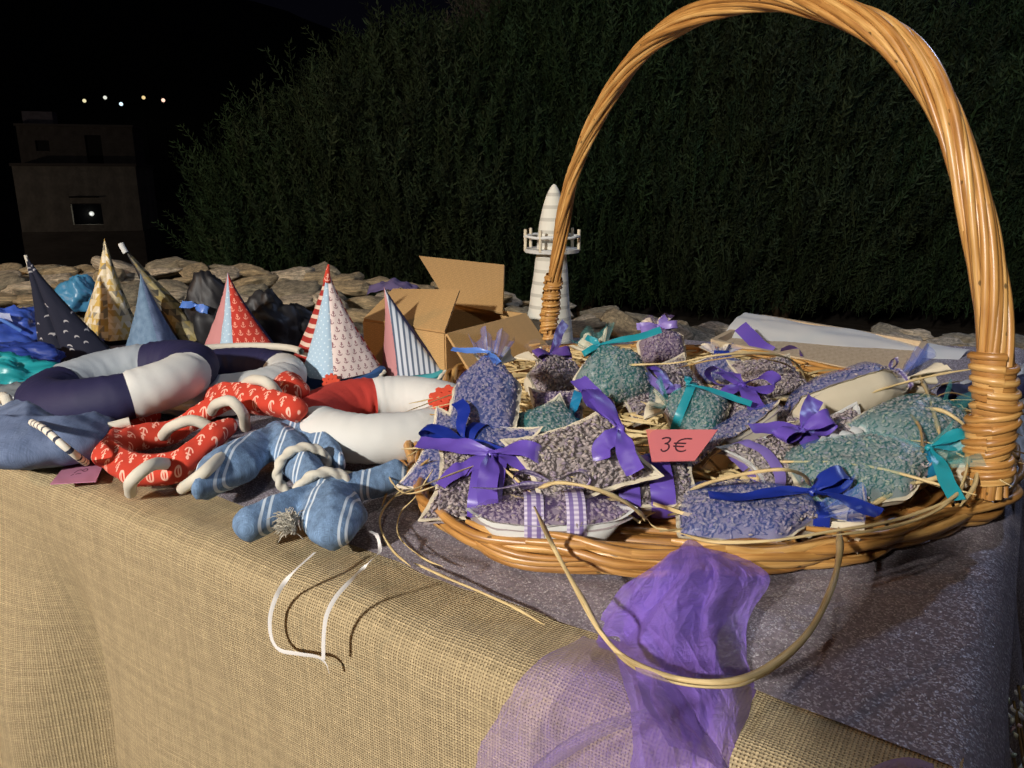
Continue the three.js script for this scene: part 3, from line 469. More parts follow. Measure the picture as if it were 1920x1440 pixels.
function sachet(o) {
  const { a, b, W, T, Tb = T * 0.6, up = V(0, 0.8, 0.5), gather = false, org = 'lilac', cloth = M.cream, label, dens = 1 } = o;
  const seed = 300 + 17 * sachetCount++, r = rng(seed), x = b.clone().sub(a), L = x.length(); x.normalize();
  const z = x.clone().cross(up).normalize(), y = z.clone().cross(x).normalize();
  const t = thing('lavender_sachet', label, 'sachet', a.clone().add(b).multiplyScalar(0.5), 'lavender sachets in the basket');
  t.quaternion.setFromRotationMatrix(new THREE.Matrix4().makeBasis(x, y, z));
  const neck = 0.6;
  const surf = (u, v, s, off, p) => { // u, v in -1..1; s = 1 upper sheet, -1 lower sheet
    let px, pz, py;
    if (!gather) {
      const tip = o.boat ? 1 - 0.5 * Math.pow(Math.abs(u), 3) : 1;
      px = L / 2 * u * (1 - 0.19 * (1 - v * v) * u * u); pz = W / 2 * v * tip * (1 - 0.19 * (1 - u * u) * v * v);
      const th = Math.pow(Math.max(0, (1 - Math.pow(Math.abs(u), 2.6)) * (1 - Math.pow(Math.abs(v), 2.4))), 0.62);
      py = s * (s > 0 ? T : Tb) * th * (1 + 0.2 * N3(u * 1.5 + seed, v * 1.5, s));
      py += (o.boat ? T * 0.6 : 0.2 * T) * Math.pow(Math.abs(u), 4);
    } else {
      px = L / 2 * u; let w;
      if (u < neck) { const q = (u + 1) / (neck + 1); w = lerp(0.93, 1, sm(0, 0.3, q)) * lerp(1, 0.26, sm(0.62, 1, q)); const th = Math.pow(Math.max(0, (1 - Math.pow(Math.abs(2 * q - 1), 3.2)) * (1 - Math.pow(Math.abs(v), 2.6))), 0.5); py = s * (s > 0 ? T : Tb) * th * (1 + 0.16 * N3(u * 1.5 + seed, v * 1.5, s)) + s * 0.002 * sm(0.8, 1, q); }
      else { const q = (u - neck) / (1 - neck); w = lerp(0.26, 0.78, Math.pow(q, 0.8)); py = q * W * 0.13 * Math.sin(v * 8.5 + seed + s * 0.5) + s * (0.002 + 0.006 * q) + 0.12 * W * q * (s > 0 ? 1 : 0.2) * (0.6 + 0.4 * Math.cos(v * 3)); px += W * 0.05 * q * Math.sin(v * 6.1 + seed); }
      pz = W / 2 * v * w + (u > neck - 0.25 ? 0.0012 * Math.sin(v * 26 + seed) : 0);
    }
    py += 0.0009 * N3(px * 120 + seed, pz * 120, s * 3) + s * off;
    return p.set(px, py, pz);
  };
  const back = grid(44, 30, (u, v, p) => surf(u * 2 - 1, 1 - v * 2, -1, 0, p), L, W); part(t, 'cloth_back', back, cloth);
  // sewn hem: the two sheets run on past the seam as a narrow cloth edge
  const rim = (q) => { const e = gather ? [[0.45, -1], [-1, -1], [-1, 1], [0.45, 1]] : [[-1, -1], [1, -1], [1, 1], [-1, 1], [-1, -1]], n = e.length - 1, k = Math.min(n - 1, Math.floor(q * n)), f = q * n - k; return [lerp(e[k][0], e[k + 1][0], f), lerp(e[k][1], e[k + 1][1], f)]; };
  part(t, 'hem', grid(120, 2, (q, w, p) => { const [u, v] = rim(q); surf(u, v, -1, 0, p); const ex = 1.02 * u * Math.pow(Math.abs(u), 5), ez = v * Math.pow(Math.abs(v), 5), l = Math.hypot(ex, ez) || 1, d = (w - 0.3) * (0.0031 + 0.0012 * N3(q * 30 + seed, 1, 1)); p.x += ex / l * d; p.z += ez / l * d; p.y += 0.0014 * w * N3(q * 26 + seed, w, 4) + 0.0004; }, L * 2 + W * 2, 0.006), cloth);
  const lim = gather ? neck - 0.04 : 1;
  const fill = grid(36, 26, (u, v, p) => surf(lerp(-0.985, lim * 0.985, u), (v * 2 - 1) * 0.985, 1, -0.0056, p), L, W); part(t, 'filling', fill, M.budBase);
  const list = [], n = Math.round(L * W * (gather ? 0.8 : 1) * 150000 * dens), p0 = V(), p1 = V(), p2 = V();
  for (let k = 0; k < n; k++) {
    const u = lerp(-0.97, lim * 0.97, r()), v = (r() * 2 - 1) * 0.96; surf(u, v, 1, -0.0028, p0); surf(u + 0.02, v, 1, -0.0028, p1); surf(u, v + 0.02, 1, -0.0028, p2);
    const tu = p1.sub(p0).normalize(), tv = p2.sub(p0).normalize(), nm = tv.clone().cross(tu).normalize(); if (nm.y < 0) nm.negate();
    const an = r() * 6.283, d = tu.clone().multiplyScalar(Math.cos(an)).addScaledVector(tv, Math.sin(an)).addScaledVector(nm, (r() - 0.4) * 0.5).normalize();
    const c = 0.7 + 0.75 * r(), hue = r(); const C = hue < 0.68 ? [0.31 * c, 0.26 * c, 0.255 * c] : hue < 0.88 ? [0.235 * c, 0.185 * c, 0.24 * c] : [0.36 * c, 0.31 * c, 0.24 * c];
    list.push({ p: p0.clone().addScaledVector(nm, (r() - 0.55) * 0.0026), d, n: nm, l: 0.0022 + 0.0011 * r(), w: 0.001 + 0.00035 * r(), c: C });
  }
  const bm = part(t, 'lavender_buds', budCloud(list), M.buds); bm.userData.kind = 'stuff';
  part(t, 'organza_front', grid(gather ? 90 : 44, gather ? 60 : 32, (u, v, p) => surf(u * 2 - 1, v * 2 - 1, 1, 0.001, p), L, W), ORG[org]);
  t.userData2 = { surf, L, W, T, x, y, z }; const info = t.userData2; delete t.userData2;
  return { t, surf, L, W, T, neck, info };
}
const LX = V(1, 0, 0), LY = V(0, 1, 0), LZ = V(0, 0, 1);
function band(S, u, m, w, along = false, name = 'ribbon_band') { // ribbon wound once round the sachet
  const pts = []; for (const [s, a, b] of [[1, -1, 1], [-1, 1, -1]]) for (let k = 0; k <= 10; k++) { const v = lerp(a, b, k / 10); pts.push((along ? S.surf(v * 0.99, u, s, 0.0026, V()) : S.surf(u, v * 1.01, s, 0.0026, V()))); }
  return part(S.t, name, strip(pts, along ? LZ : LX, w, 60), m);
}
function bow(parent, at, dir, nrm, s, w, m, opt = {}) {
  const { tails = [[1, -0.5, 1], [-0.8, -0.6, 1]], loops = [1, -1], name = 'bow' } = opt; dir = dir.clone().normalize(); nrm = nrm.clone().addScaledVector(dir, -nrm.dot(dir)).normalize(); w *= 0.7; s *= 0.9;
  const sd = dir.clone().cross(nrm).normalize(), q = (a, b, c) => at.clone().addScaledVector(dir, a * s).addScaledVector(nrm, b * s).addScaledVector(sd, c * s), r = rng(Math.round((at.x + at.z * 3 + s) * 1e5));
  const g = new THREE.Group(); g.name = name; parent.add(g);
  // pinched at the knot, wide at the bend: the ribbon width is gathered where it is tied
  const pinch = (pts, side, n, both) => { const f = strip(pts, side, w, n, w * 0.03), c = new THREE.CatmullRomCurve3(pts, false, 'centripetal'), P = f.attributes.position, v = V(), e = V(); for (let i = 0; i < P.count; i++) { const t = Math.floor(i / 5) / n, k = both ? Math.min(t, 1 - t) * 2 : t; const z = lerp(0.34, 1, sm(0, 0.42, k)); c.getPointAt(Math.min(1, t), e); v.fromBufferAttribute(P, i).sub(e).multiplyScalar(z).add(e); v.addScaledVector(nrm, w * 0.12 * Math.sin((i % 5) * 2.1) * (1 - sm(0, 0.5, k)) + w * 0.1 * N3(t * 5 + s * 90, (i % 5) * 0.5, w * 700)); P.setXYZ(i, v.x, v.y, v.z); } f.computeVertexNormals(); return f; };
  for (const k of loops) { const h = 0.8 + 0.4 * r(), y = (r() - 0.5) * 0.3; part(g, 'loop', pinch([q(0, 0.08, 0), q(0.35 * k, 0.3 * h, 0.04 + y * 0.3), q(0.8 * k, 0.44 * h, 0.06 + y), q(1.04 * k, 0.28 * h, 0.08 + y), q(0.88 * k, 0.06, 0.08 + y), q(0.4 * k, 0.03, 0.03), q(0, 0.05, 0)], [sd.clone().addScaledVector(nrm, 0.45), sd.clone().addScaledVector(nrm, -0.5 * k), sd.clone().addScaledVector(nrm, 0.3)], 34, true), m); }
  for (const [a, c, l] of tails) { const z = (r() - 0.5) * 0.25; part(g, 'tail', pinch([q(0, 0.08, 0), q(a * 0.3 * l, 0.14, c * 0.3 * l), q((a + z) * 0.65 * l, 0.08, c * 0.7 * l), q(a * l, 0.02 + 0.05 * Math.abs(a) * r(), (c + z) * l)], [sd.clone().multiplyScalar(a).addScaledVector(dir, -c).addScaledVector(nrm, 0.5), sd.clone().multiplyScalar(a).addScaledVector(dir, -c).addScaledVector(nrm, -0.3 + z)], 26, false), m); }
  const kn = grid(14, 10, (u, v, p) => { const A = u * 6.283, x = (v - 0.5) * 1.7, f = Math.sqrt(Math.max(0, 1 - x * x)) * (1 + 0.12 * Math.sin(A * 3 + x * 4)); p.copy(at).addScaledVector(nrm, 0.06 * s + Math.sin(A) * f * w * 0.22).addScaledVector(dir, Math.cos(A) * f * w * 0.3).addScaledVector(sd, x * w * 0.26); }, w, w, true); part(g, 'knot', kn, m);
  return g;
}
const sTop = (S, u, v, off = 0.003) => S.surf(u, v, 1, off, V());

{
  let S;
  // back rows first
  S = sachet({ a: V(0.1734, 0.785, -0.8544), b: V(0.1648, 0.835, -0.8709), W: 0.05, T: 0.024, up: V(-0.1, 0.5, 0.85), gather: true, org: 'violet', label: 'upright lavender sachet tied with a violet ribbon, rearmost in the basket' });
  band(S, 0.6, M.violetSatin, 0.006); bow(S.t, sTop(S, 0.58, 0, 0.004), LZ, LY, 0.022, 0.012, M.violetSatin, { tails: [[-1.2, -0.2, 1], [0.7, -0.5, 0.8]] });
  S = sachet({ a: V(0.1034, 0.785, -0.6882), b: V(0.0753, 0.845, -0.7221), W: 0.066, T: 0.026, up: V(0, 0.5, 0.85), gather: true, org: 'teal', label: 'teal organza sachet with gathered turquoise top leaning by the handle foot' });
  band(S, 0.6, M.tealSatin, 0.006); bow(S.t, sTop(S, 0.58, 0, 0.004), LZ, LY, 0.02, 0.009, M.tealSatin, { loops: [-1], tails: [[3.0, 0.5, 1.1], [-0.6, -0.8, 0.8]] });
  S = sachet({ a: V(0.0516, 0.785, -0.7172), b: V(0.0275, 0.825, -0.7466), W: 0.066, T: 0.018, Tb: 0.026, up: V(0.05, 0.97, -0.05), gather: true, org: 'lilac', label: 'plump greyish sachet with cream bottom in front of the left handle foot' });
  band(S, 0.6, M.deepPurple, 0.008); bow(S.t, sTop(S, 0.6, 0, 0.004), LZ, LY, 0.024, 0.014, M.deepPurple, { tails: [[-1, 0.8, 1], [2.2, -1.6, 1]] });
  S = sachet({ a: V(0.218, 0.78, -0.7794), b: V(0.2191, 0.82, -0.7899), W: 0.055, T: 0.024, up: V(0, 0.6, 0.8), gather: true, org: 'blue', label: 'blue organza sachet with crumpled top behind the raffia strands' });
  band(S, 0.6, M.blueSatin, 0.006);
  S = sachet({ a: V(0.2663, 0.78, -0.7122), b: V(0.25, 0.81, -0.7642), W: 0.072, T: 0.018, Tb: 0.018, up: V(0.1, 0.85, 0.4), org: 'lilac', label: 'greyish sachet with pale front seam beside the wooden crate' });
  S = sachet({ a: V(0.093, 0.79, -0.6783), b: V(0.1895, 0.795, -0.7527), W: 0.06, T: 0.016, up: V(0, 0.7, 0.7), org: 'lilac', label: 'brownish sachet behind the clear-topped teal one, crossed by purple tails' });
  band(S, -0.1, M.purpleSatin, 0.011); bow(S.t, sTop(S, -0.35, 0.5, 0.002), V(0.4, 0, -1), LY, 0.03, 0.014, M.violetSatin, { loops: [], tails: [[1, 0.5, 1.2], [1.1, -0.3, 1.1], [0.4, 0.9, 1]] });
  S = sachet({ a: V(0.214, 0.79, -0.5927), b: V(0.1907, 0.795, -0.7081), W: 0.06, T: 0.016, up: V(0, 0.75, 0.6), org: 'lilac', label: 'dark lavender sachet under the big purple bow' });
  band(S, 0.05, M.purpleSatin, 0.012); bow(S.t, sTop(S, 0.05, 0.1, 0.004), V(-0.75, 0, 0.65), LY, 0.034, 0.02, M.purpleSatin, { tails: [[1, 1.4, 1], [-0.2, 1.5, 1.1], [-0.9, -0.8, 1.3]] });
  S = sachet({ a: V(0.2319, 0.795, -0.617), b: V(0.3752, 0.82, -0.6754), W: 0.064, T: 0.022, Tb: 0.024, up: V(-0.1, 0.62, -0.78), gather: true, org: 'blue', label: 'long blue-topped sachet with broad cream underside and checked tie' });
  band(S, 0.58, M.gingham, 0.007); bow(S.t, sTop(S, 0.58, -0.1, 0.003), LZ, LY, 0.015, 0.007, M.gingham, { tails: [[-0.8, -0.6, 1]] });
  S = sachet({ a: V(0.2709, 0.795, -0.5305), b: V(0.3834, 0.795, -0.6261), W: 0.07, T: 0.026, up: V(0, 0.8, 0.55), gather: true, org: 'teal', dens: 0.6, label: 'shiny teal organza sachet near the right handle foot, half under raffia' });
  S = sachet({ a: V(0.0156, 0.795, -0.6141), b: V(0.0611, 0.798, -0.6105), W: 0.055, T: 0.018, up: V(0, 0.7, 0.7), org: 'violet', label: 'small lilac sachet crossed by a white ribbon' });
  band(S, 0.45, M.whiteSatin, 0.007, true); bow(S.t, sTop(S, 0.5, 0.4, 0.003), LX, LY, 0.022, 0.011, M.tealBlueSatin, { loops: [], tails: [[0.3, -1.1, 1.2], [0.8, 0.6, 0.6]] });
  S = sachet({ a: V(0.0032, 0.792, -0.5515), b: V(0.0531, 0.8, -0.5843), W: 0.06, T: 0.018, up: V(0, 0.75, 0.65), org: 'teal', label: 'pale teal sachet corner showing behind the big grey pillow sachet' });
  S = sachet({ a: V(0.1728, 0.792, -0.6061), b: V(0.1184, 0.808, -0.6268), W: 0.056, T: 0.02, up: V(0.1, 0.8, 0.55), gather: true, org: 'teal', label: 'small green sachet with turquoise ribbon behind the price tag' });
  band(S, 0.1, M.tealSatin, 0.007); bow(S.t, sTop(S, 0.2, 0.3, 0.003), LX, LY, 0.022, 0.009, M.tealSatin, { loops: [], tails: [[-2.2, 0.2, 1.2], [0.3, 0.9, 0.6]] });
  S = sachet({ a: V(0.1436, 0.785, -0.5382), b: V(0.2046, 0.795, -0.6054), W: 0.055, T: 0.016, Tb: 0.024, up: V(-0.1, 0.6, -0.8), org: 'blue', label: 'cream-bellied sachet with blue top standing beside the price tag' });
  S = sachet({ a: V(0.1572, 0.79, -0.4992), b: V(0.2898, 0.8, -0.5789), W: 0.05, T: 0.016, Tb: 0.014, up: V(0.05, 0.85, 0.5), org: 'clear', cloth: M.white, label: 'long sachet with ruched white cloth and a wide purple band' });
  band(S, -0.25, M.purpleSatin, 0.02); band(S, -0.82, M.violetSatin, 0.01); bow(S.t, sTop(S, -0.28, -0.2, 0.004), LX, LY, 0.028, 0.018, M.purpleSatin, { tails: [[-1.2, -0.5, 1.2], [1.6, -0.9, 1]] });
  { const r = rng(4); for (let k = 0; k < 7; k++) { const u = lerp(-0.12, 0.8, k / 6), p = []; for (let i = 0; i <= 6; i++) p.push(S.surf(u + 0.1 * i / 6, lerp(0.15, 1, i / 6), 1, 0.002 + 0.002 * Math.sin(i), V())); part(S.t, 'ruching', strip(p, LX, 0.009, 14, 0.0006), M.white); } }
  S = sachet({ a: V(-0.0236, 0.806, -0.538), b: V(-0.0151, 0.854, -0.6277), W: 0.05, T: 0.016, up: V(-0.1, 0.55, 0.83), gather: true, org: 'blue', label: 'upright blue organza sachet with ruffled top at the basket edge' });
  band(S, 0.6, M.skySatin, 0.006); bow(S.t, sTop(S, 0.58, 0, 0.004), LZ, LY, 0.018, 0.009, M.skySatin, { loops: [], tails: [[-1.9, -0.2, 1], [0.5, 0.7, 1.1]] });
  S = sachet({ a: V(-0.0693, 0.795, -0.5431), b: V(0.0093, 0.792, -0.5042), W: 0.07, T: 0.014, Tb: 0.012, up: V(-0.1, 0.75, 0.65), org: 'blue', label: 'flat blue sachet crossed by royal blue ribbon with a bow' });
  band(S, 0.0, M.blueSatin, 0.011); band(S, 0.0, M.blueSatin, 0.009, true); bow(S.t, sTop(S, 0, -0.1, 0.004), LX, LY, 0.032, 0.014, M.blueSatin, { loops: [-1], tails: [[-0.7, -1.2, 1], [1.4, 0.2, 0.9]] });
  S = sachet({ a: V(0.194, 0.79, -0.4914), b: V(0.3065, 0.805, -0.4959), W: 0.064, T: 0.019, Tb: 0.016, up: V(0, 0.93, 0.25), gather: true, org: 'teal', label: 'long teal sachet with a hanging dark turquoise ribbon tail' });
  band(S, 0.58, M.tealBlueSatin, 0.008); bow(S.t, sTop(S, 0.58, 0.2, 0.004), LX, LY, 0.028, 0.014, M.tealSatin, { loops: [1], tails: [[-0.4, 2.0, 1.1]] });
  S = sachet({ a: V(0.0062, 0.8, -0.466), b: V(0.0832, 0.82, -0.4904), W: 0.068, T: 0.012, Tb: 0.02, up: V(0.05, 0.84, 0.5), org: 'clear', cloth: M.cream, label: 'large grey lavender pillow sachet on top of the pile' });
  bow(S.t, sTop(S, 0.86, -0.1, 0.004), LZ, LY, 0.035, 0.018, M.purpleSatin, { loops: [-1], tails: [[-1.4, 0.1, 1.2], [1.1, 0.3, 1], [0.6, 0.9, 0.9]] });
  S = sachet({ a: V(0.0557, 0.785, -0.4931), b: V(0.1273, 0.792, -0.4875), W: 0.06, T: 0.011, Tb: 0.017, up: V(0.2, 0.92, 0.25), org: 'clear', label: 'sachet with curled violet bow beneath the price tag' });
  band(S, -0.35, M.purpleSatin, 0.014); band(S, 0.25, M.purpleSatin, 0.016); bow(S.t, sTop(S, -0.5, 0.05, 0.003), LX, LY, 0.021, 0.013, M.violetSatin, { loops: [1, -1], tails: [[-0.6, 1.1, 0.8], [0.9, 0.5, 0.8]] });
  S = sachet({ a: V(-0.0549, 0.79, -0.4867), b: V(0.0178, 0.788, -0.4794), W: 0.072, T: 0.013, Tb: 0.017, up: V(-0.1, 0.88, 0.35), org: 'lilac', label: 'square lavender sachet with a purple satin bow at the basket rim' });
  band(S, 0.1, M.purpleSatin, 0.022); { const p = []; for (let i = 0; i <= 8; i++) p.push(S.surf(lerp(0.1, -0.85, i / 8), lerp(-0.25, 0.35, Math.pow(i / 8, 1.6)), 1, 0.005 - 0.003 * i / 8, V())); part(S.t, 'ribbon_band', strip(p, LZ, 0.014, 24), M.purpleSatin); }
  bow(S.t, sTop(S, 0.1, -0.35, 0.004), LX, LY, 0.036, 0.019, M.purpleSatin, { loops: [1], tails: [[-1.4, -0.25, 1.15], [0.1, 1.3, 1.1]] });
  S = sachet({ a: V(0.1089, 0.778, -0.4649), b: V(0.2156, 0.784, -0.4469), W: 0.07, T: 0.016, Tb: 0.022, up: V(0.05, 0.95, 0.05), gather: true, org: 'blue', label: 'plump blue sachet with royal blue ribbon and ruffled neck at the front rim' });
  band(S, 0.6, M.blueSatin, 0.01); bow(S.t, sTop(S, 0.52, 0.1, 0.006), V(-1, 0, 0.5), LY, 0.03, 0.017, M.blueSatin, { loops: [-1], tails: [[2.0, 0.5, 1.15], [-0.6, -1.4, 1]] });
  S = sachet({ a: V(-0.0271, 0.78, -0.4493), b: V(0.076, 0.78, -0.4508), W: 0.056, T: 0.016, Tb: 0.021, up: V(0, 0.92, -0.26), org: 'violet', cloth: M.white, boat: true, label: 'boat-shaped sachet tied with checked lilac ribbon, at the front rim' });
  band(S, -0.22, M.gingham, 0.012); band(S, 0.28, M.gingham, 0.012); bow(S.t, sTop(S, 0.02, -0.1, 0.004), LX, LY, 0.026, 0.013, M.gingham, { tails: [[-1.9, 0.9, 1.1], [0.8, -0.3, 0.7]] });
}

// ------------------------------------------------------------ price tags
function quadSlab(p0, p1, p2, p3, th) { // thick sheet through four corners, uv 0..1
  const n = p1.clone().sub(p0).cross(p3.clone().sub(p0)).normalize().multiplyScalar(th / 2), q = (u, v, s, p) => p.copy(p0).lerp(p1, u).lerp(V().copy(p3).lerp(p2, u), v).addScaledVector(n, s);
  const A = grid(6, 6, (u, v, p) => q(u, v, 1, p)), B = grid(6, 6, (u, v, p) => q(1 - u, v, -1, p)), rim = [];
  for (const [f] of [[(t, s, p) => q(t, 0, s, p)], [(t, s, p) => q(1, t, s, p)], [(t, s, p) => q(1 - t, 1, s, p)], [(t, s, p) => q(0, 1 - t, s, p)]]) rim.push(grid(1, 1, (u, v, p) => f(u, v * 2 - 1, p)));
  return mergeGeometries([A, B, ...rim]);
}
const inkCard = (bg, draw) => mat({ map: canvasTex(512, 320, (c, w, h) => { c.fillStyle = bg; c.fillRect(0, 0, w, h); c.strokeStyle = '#3a1420'; c.lineWidth = 15; c.lineCap = 'round'; c.lineJoin = 'round'; draw(c, w, h); }), roughness: 0.8 });
{
  const m = inkCard('#cf7072', (c) => {
    c.beginPath(); c.moveTo(118, 96); c.bezierCurveTo(150, 74, 196, 84, 176, 122); c.bezierCurveTo(168, 140, 142, 146, 142, 146); c.bezierCurveTo(196, 146, 190, 214, 140, 222); c.bezierCurveTo(124, 226, 112, 216, 108, 206); c.stroke();
    c.beginPath(); c.moveTo(352, 100); c.bezierCurveTo(270, 84, 228, 130, 240, 180); c.bezierCurveTo(250, 226, 308, 238, 344, 216); c.moveTo(222, 142); c.lineTo(318, 146); c.moveTo(222, 172); c.lineTo(310, 178); c.stroke();
  });
  const o = V(0.1219, 0.78, -0.5513), g = quadSlab(...[V(0.0917, 0.8098, -0.475), V(0.12, 0.8106, -0.475), V(0.1406, 0.8236, -0.5), V(0.0918, 0.8236, -0.5)].map((p) => p), 0.0008);
  const t = thing('price_tag', 'salmon pink price card reading 3€ stuck among the sachets', 'price tag', o); part(t, 'card', moved(g, o), m);
  const fold = quadSlab(...[V(0.0913, 0.8235, -0.499), V(0.0948, 0.8155, -0.486), V(0.1008, 0.8173, -0.496), V(0.1005, 0.8236, -0.5)], 0.0008); part(t, 'folded_corner', moved(fold, o), mat({ color: 0xd8806c }));
}
{
  const m = inkCard('#b77a94', (c) => { c.lineWidth = 12; c.strokeStyle = '#5a2a44'; c.beginPath(); c.moveTo(196, 152); c.bezierCurveTo(220, 90, 262, 96, 290, 128); c.bezierCurveTo(316, 150, 352, 130, 336, 100); c.bezierCurveTo(324, 84, 290, 90, 290, 108); c.moveTo(176, 196); c.lineTo(196, 176); c.moveTo(226, 178); c.bezierCurveTo(240, 164, 260, 176, 280, 168); c.stroke(); });
  const o = V(-0.358, 0.756, -0.5899), g = quadSlab(...[V(-0.3633, 0.757, -0.5648), V(-0.3301, 0.757, -0.5703), V(-0.3445, 0.757, -0.6117), V(-0.3737, 0.757, -0.6042)], 0.0008);
  const t = thing('price_tag', 'mauve pink price card with handwriting lying on the burlap edge', 'price tag', o); part(t, 'card', moved(g, o), m);
}

// ------------------------------------------------------------ stuffed anchors
function anchorToy(label, o, caps, m, k, hi, bend, smooth = 0.008) {
  const t = thing('stuffed_anchor', label, 'stuffed anchor', o); const L = caps.map(([a, b, ra, rb]) => [a.x - o.x, a.z - o.z, b.x - o.x, b.z - o.z, ra, rb]);
  let x0 = 1, x1 = -1, z0 = 1, z1 = -1; for (const c of L) { for (const i of [0, 2]) { const r = Math.max(c[4], c[5]) + 0.01; x0 = Math.min(x0, c[i] - r); x1 = Math.max(x1, c[i] + r); z0 = Math.min(z0, c[i + 1] - r); z1 = Math.max(z1, c[i + 1] + r); } }
  part(t, 'body', stuffed(union(L, smooth), x0, x1, z0, z1, k, hi, 72, bend), m); return t;
}
{ // blue striped
  const o = V(-0.1655, 0.7555, -0.5555), Q = [V(-0.1165, 0.764, -0.4639), V(-0.1238, 0.764, -0.4869), V(-0.1699, 0.764, -0.4577), V(-0.1336, 0.764, -0.5019), V(-0.086, 0.764, -0.5374), V(-0.14, 0.764, -0.5177), V(-0.1815, 0.764, -0.5933), V(-0.2023, 0.764, -0.6267), V(-0.2187, 0.764, -0.5564), V(-0.2248, 0.764, -0.511), V(-0.1982, 0.764, -0.5542), V(-0.1715, 0.764, -0.6322), V(-0.1381, 0.764, -0.6161), V(-0.134, 0.764, -0.5652), V(-0.1546, 0.764, -0.5885), V(-0.1144, 0.764, -0.4501)];
  const t = anchorToy('light blue pinstriped stuffed anchor with braided white rope', o, [
    [Q[0], Q[1], 0.021, 0.02], [Q[15], Q[0], 0.016, 0.021], [Q[2], Q[3], 0.0105, 0.0095], [Q[3], Q[4], 0.0095, 0.0105], [Q[5], Q[6], 0.0125, 0.0155], [Q[1], Q[5], 0.013, 0.0125], [Q[6], Q[7], 0.0165, 0.0165],
    [Q[7], Q[8], 0.013, 0.023], [Q[8], Q[9], 0.023, 0.004], [Q[8], Q[10], 0.02, 0.004], [Q[7], Q[11], 0.013, 0.021], [Q[11], Q[12], 0.021, 0.006], [Q[11], Q[13], 0.02, 0.004], [Q[11], Q[14], 0.015, 0.005]], M.denimStripe, 0.015, 0.028, undefined, 0.003);
  const hoop = (p, dir, ra, h) => { const s = V(-dir.z, 0, dir.x), a = []; for (let i = 0; i < 16; i++) { const th = i / 16 * 6.283; a.push(p.clone().addScaledVector(s, Math.cos(th) * ra).add(V(0, h + Math.sin(th) * h * 1.15, 0)).sub(o)); } return rope(a, 0.0036, true, 300); };
  part(t, 'rope_collar', hoop(Q[1].clone().lerp(Q[5], 0.55).setY(o.y), Q[5].clone().sub(Q[1]).setY(0).normalize(), 0.0205, 0.0165), M.rope); part(t, 'rope_collar', hoop(Q[5].clone().lerp(Q[6], 0.5).setY(o.y), Q[6].clone().sub(Q[5]).setY(0).normalize(), 0.0195, 0.0165), M.rope);
  const r = rng(6), tuft = []; for (let k = 0; k < 420; k++) { const c0 = V(-0.1418, 0.78, -0.4556).lerp(V(-0.1387, 0.776, -0.4423), r()).sub(o).add(V((r() - 0.5) * 0.008, (r() - 0.5) * 0.004, (r() - 0.5) * 0.006)), d = V(r() - 0.85, r() * 0.5 - 0.1, r() - 0.35).normalize(), l = 0.004 + 0.009 * r() * r(); tuft.push(tube([c0.clone(), c0.clone().addScaledVector(d, l * 0.5).add(V(0, 0.001, 0)), c0.clone().addScaledVector(d, l).add(V(0, -0.002 * r(), 0))], 0.0003, 3, 3)); }
  const tf = part(t, 'frayed_tuft', mergeGeometries(tuft), M.rope); tf.userData.kind = 'stuff';
  // hanging tie: two ends of white satin cord falling over the table edge
  const rb = thing('white_ribbon', 'narrow white satin ribbon hanging from the blue striped anchor', 'ribbon', o);
  part(rb, 'ribbon_tail', moved(strip([V(-0.1188, 0.772, -0.4216)].concat([V(-0.1284, 0.7674, -0.4029), V(-0.1411, 0.7478, -0.4114), V(-0.1475, 0.729, -0.4157), V(-0.1471, 0.7162, -0.4154), V(-0.1427, 0.7119, -0.4124), V(-0.1273, 0.7156, -0.4021), V(-0.1118, 0.7198, -0.3918), V(-0.1075, 0.7175, -0.3889), V(-0.1061, 0.7125, -0.3879)]), [V(0.8, 0.3, 0.4), V(0.7, 0.5, 0.2), V(0, 1, 0.3)], 0.0026, 60), o), M.whiteSatin);
  part(rb, 'ribbon_tail', moved(strip([V(-0.0914, 0.77, -0.4547), V(-0.0837, 0.774, -0.4389), V(-0.0818, 0.77, -0.4339)].concat([V(-0.0736, 0.7996, -0.3566), V(-0.086, 0.784, -0.3649), V(-0.0955, 0.7708, -0.3712), V(-0.1019, 0.7575, -0.3755), V(-0.1046, 0.7447, -0.3773), V(-0.1062, 0.7283, -0.3784)]), [V(0.8, 0.2, 0.4), V(0.6, 0.6, 0.2), V(0.9, 0.2, 0.3)], 0.0024, 60), o), M.whiteSatin);
}
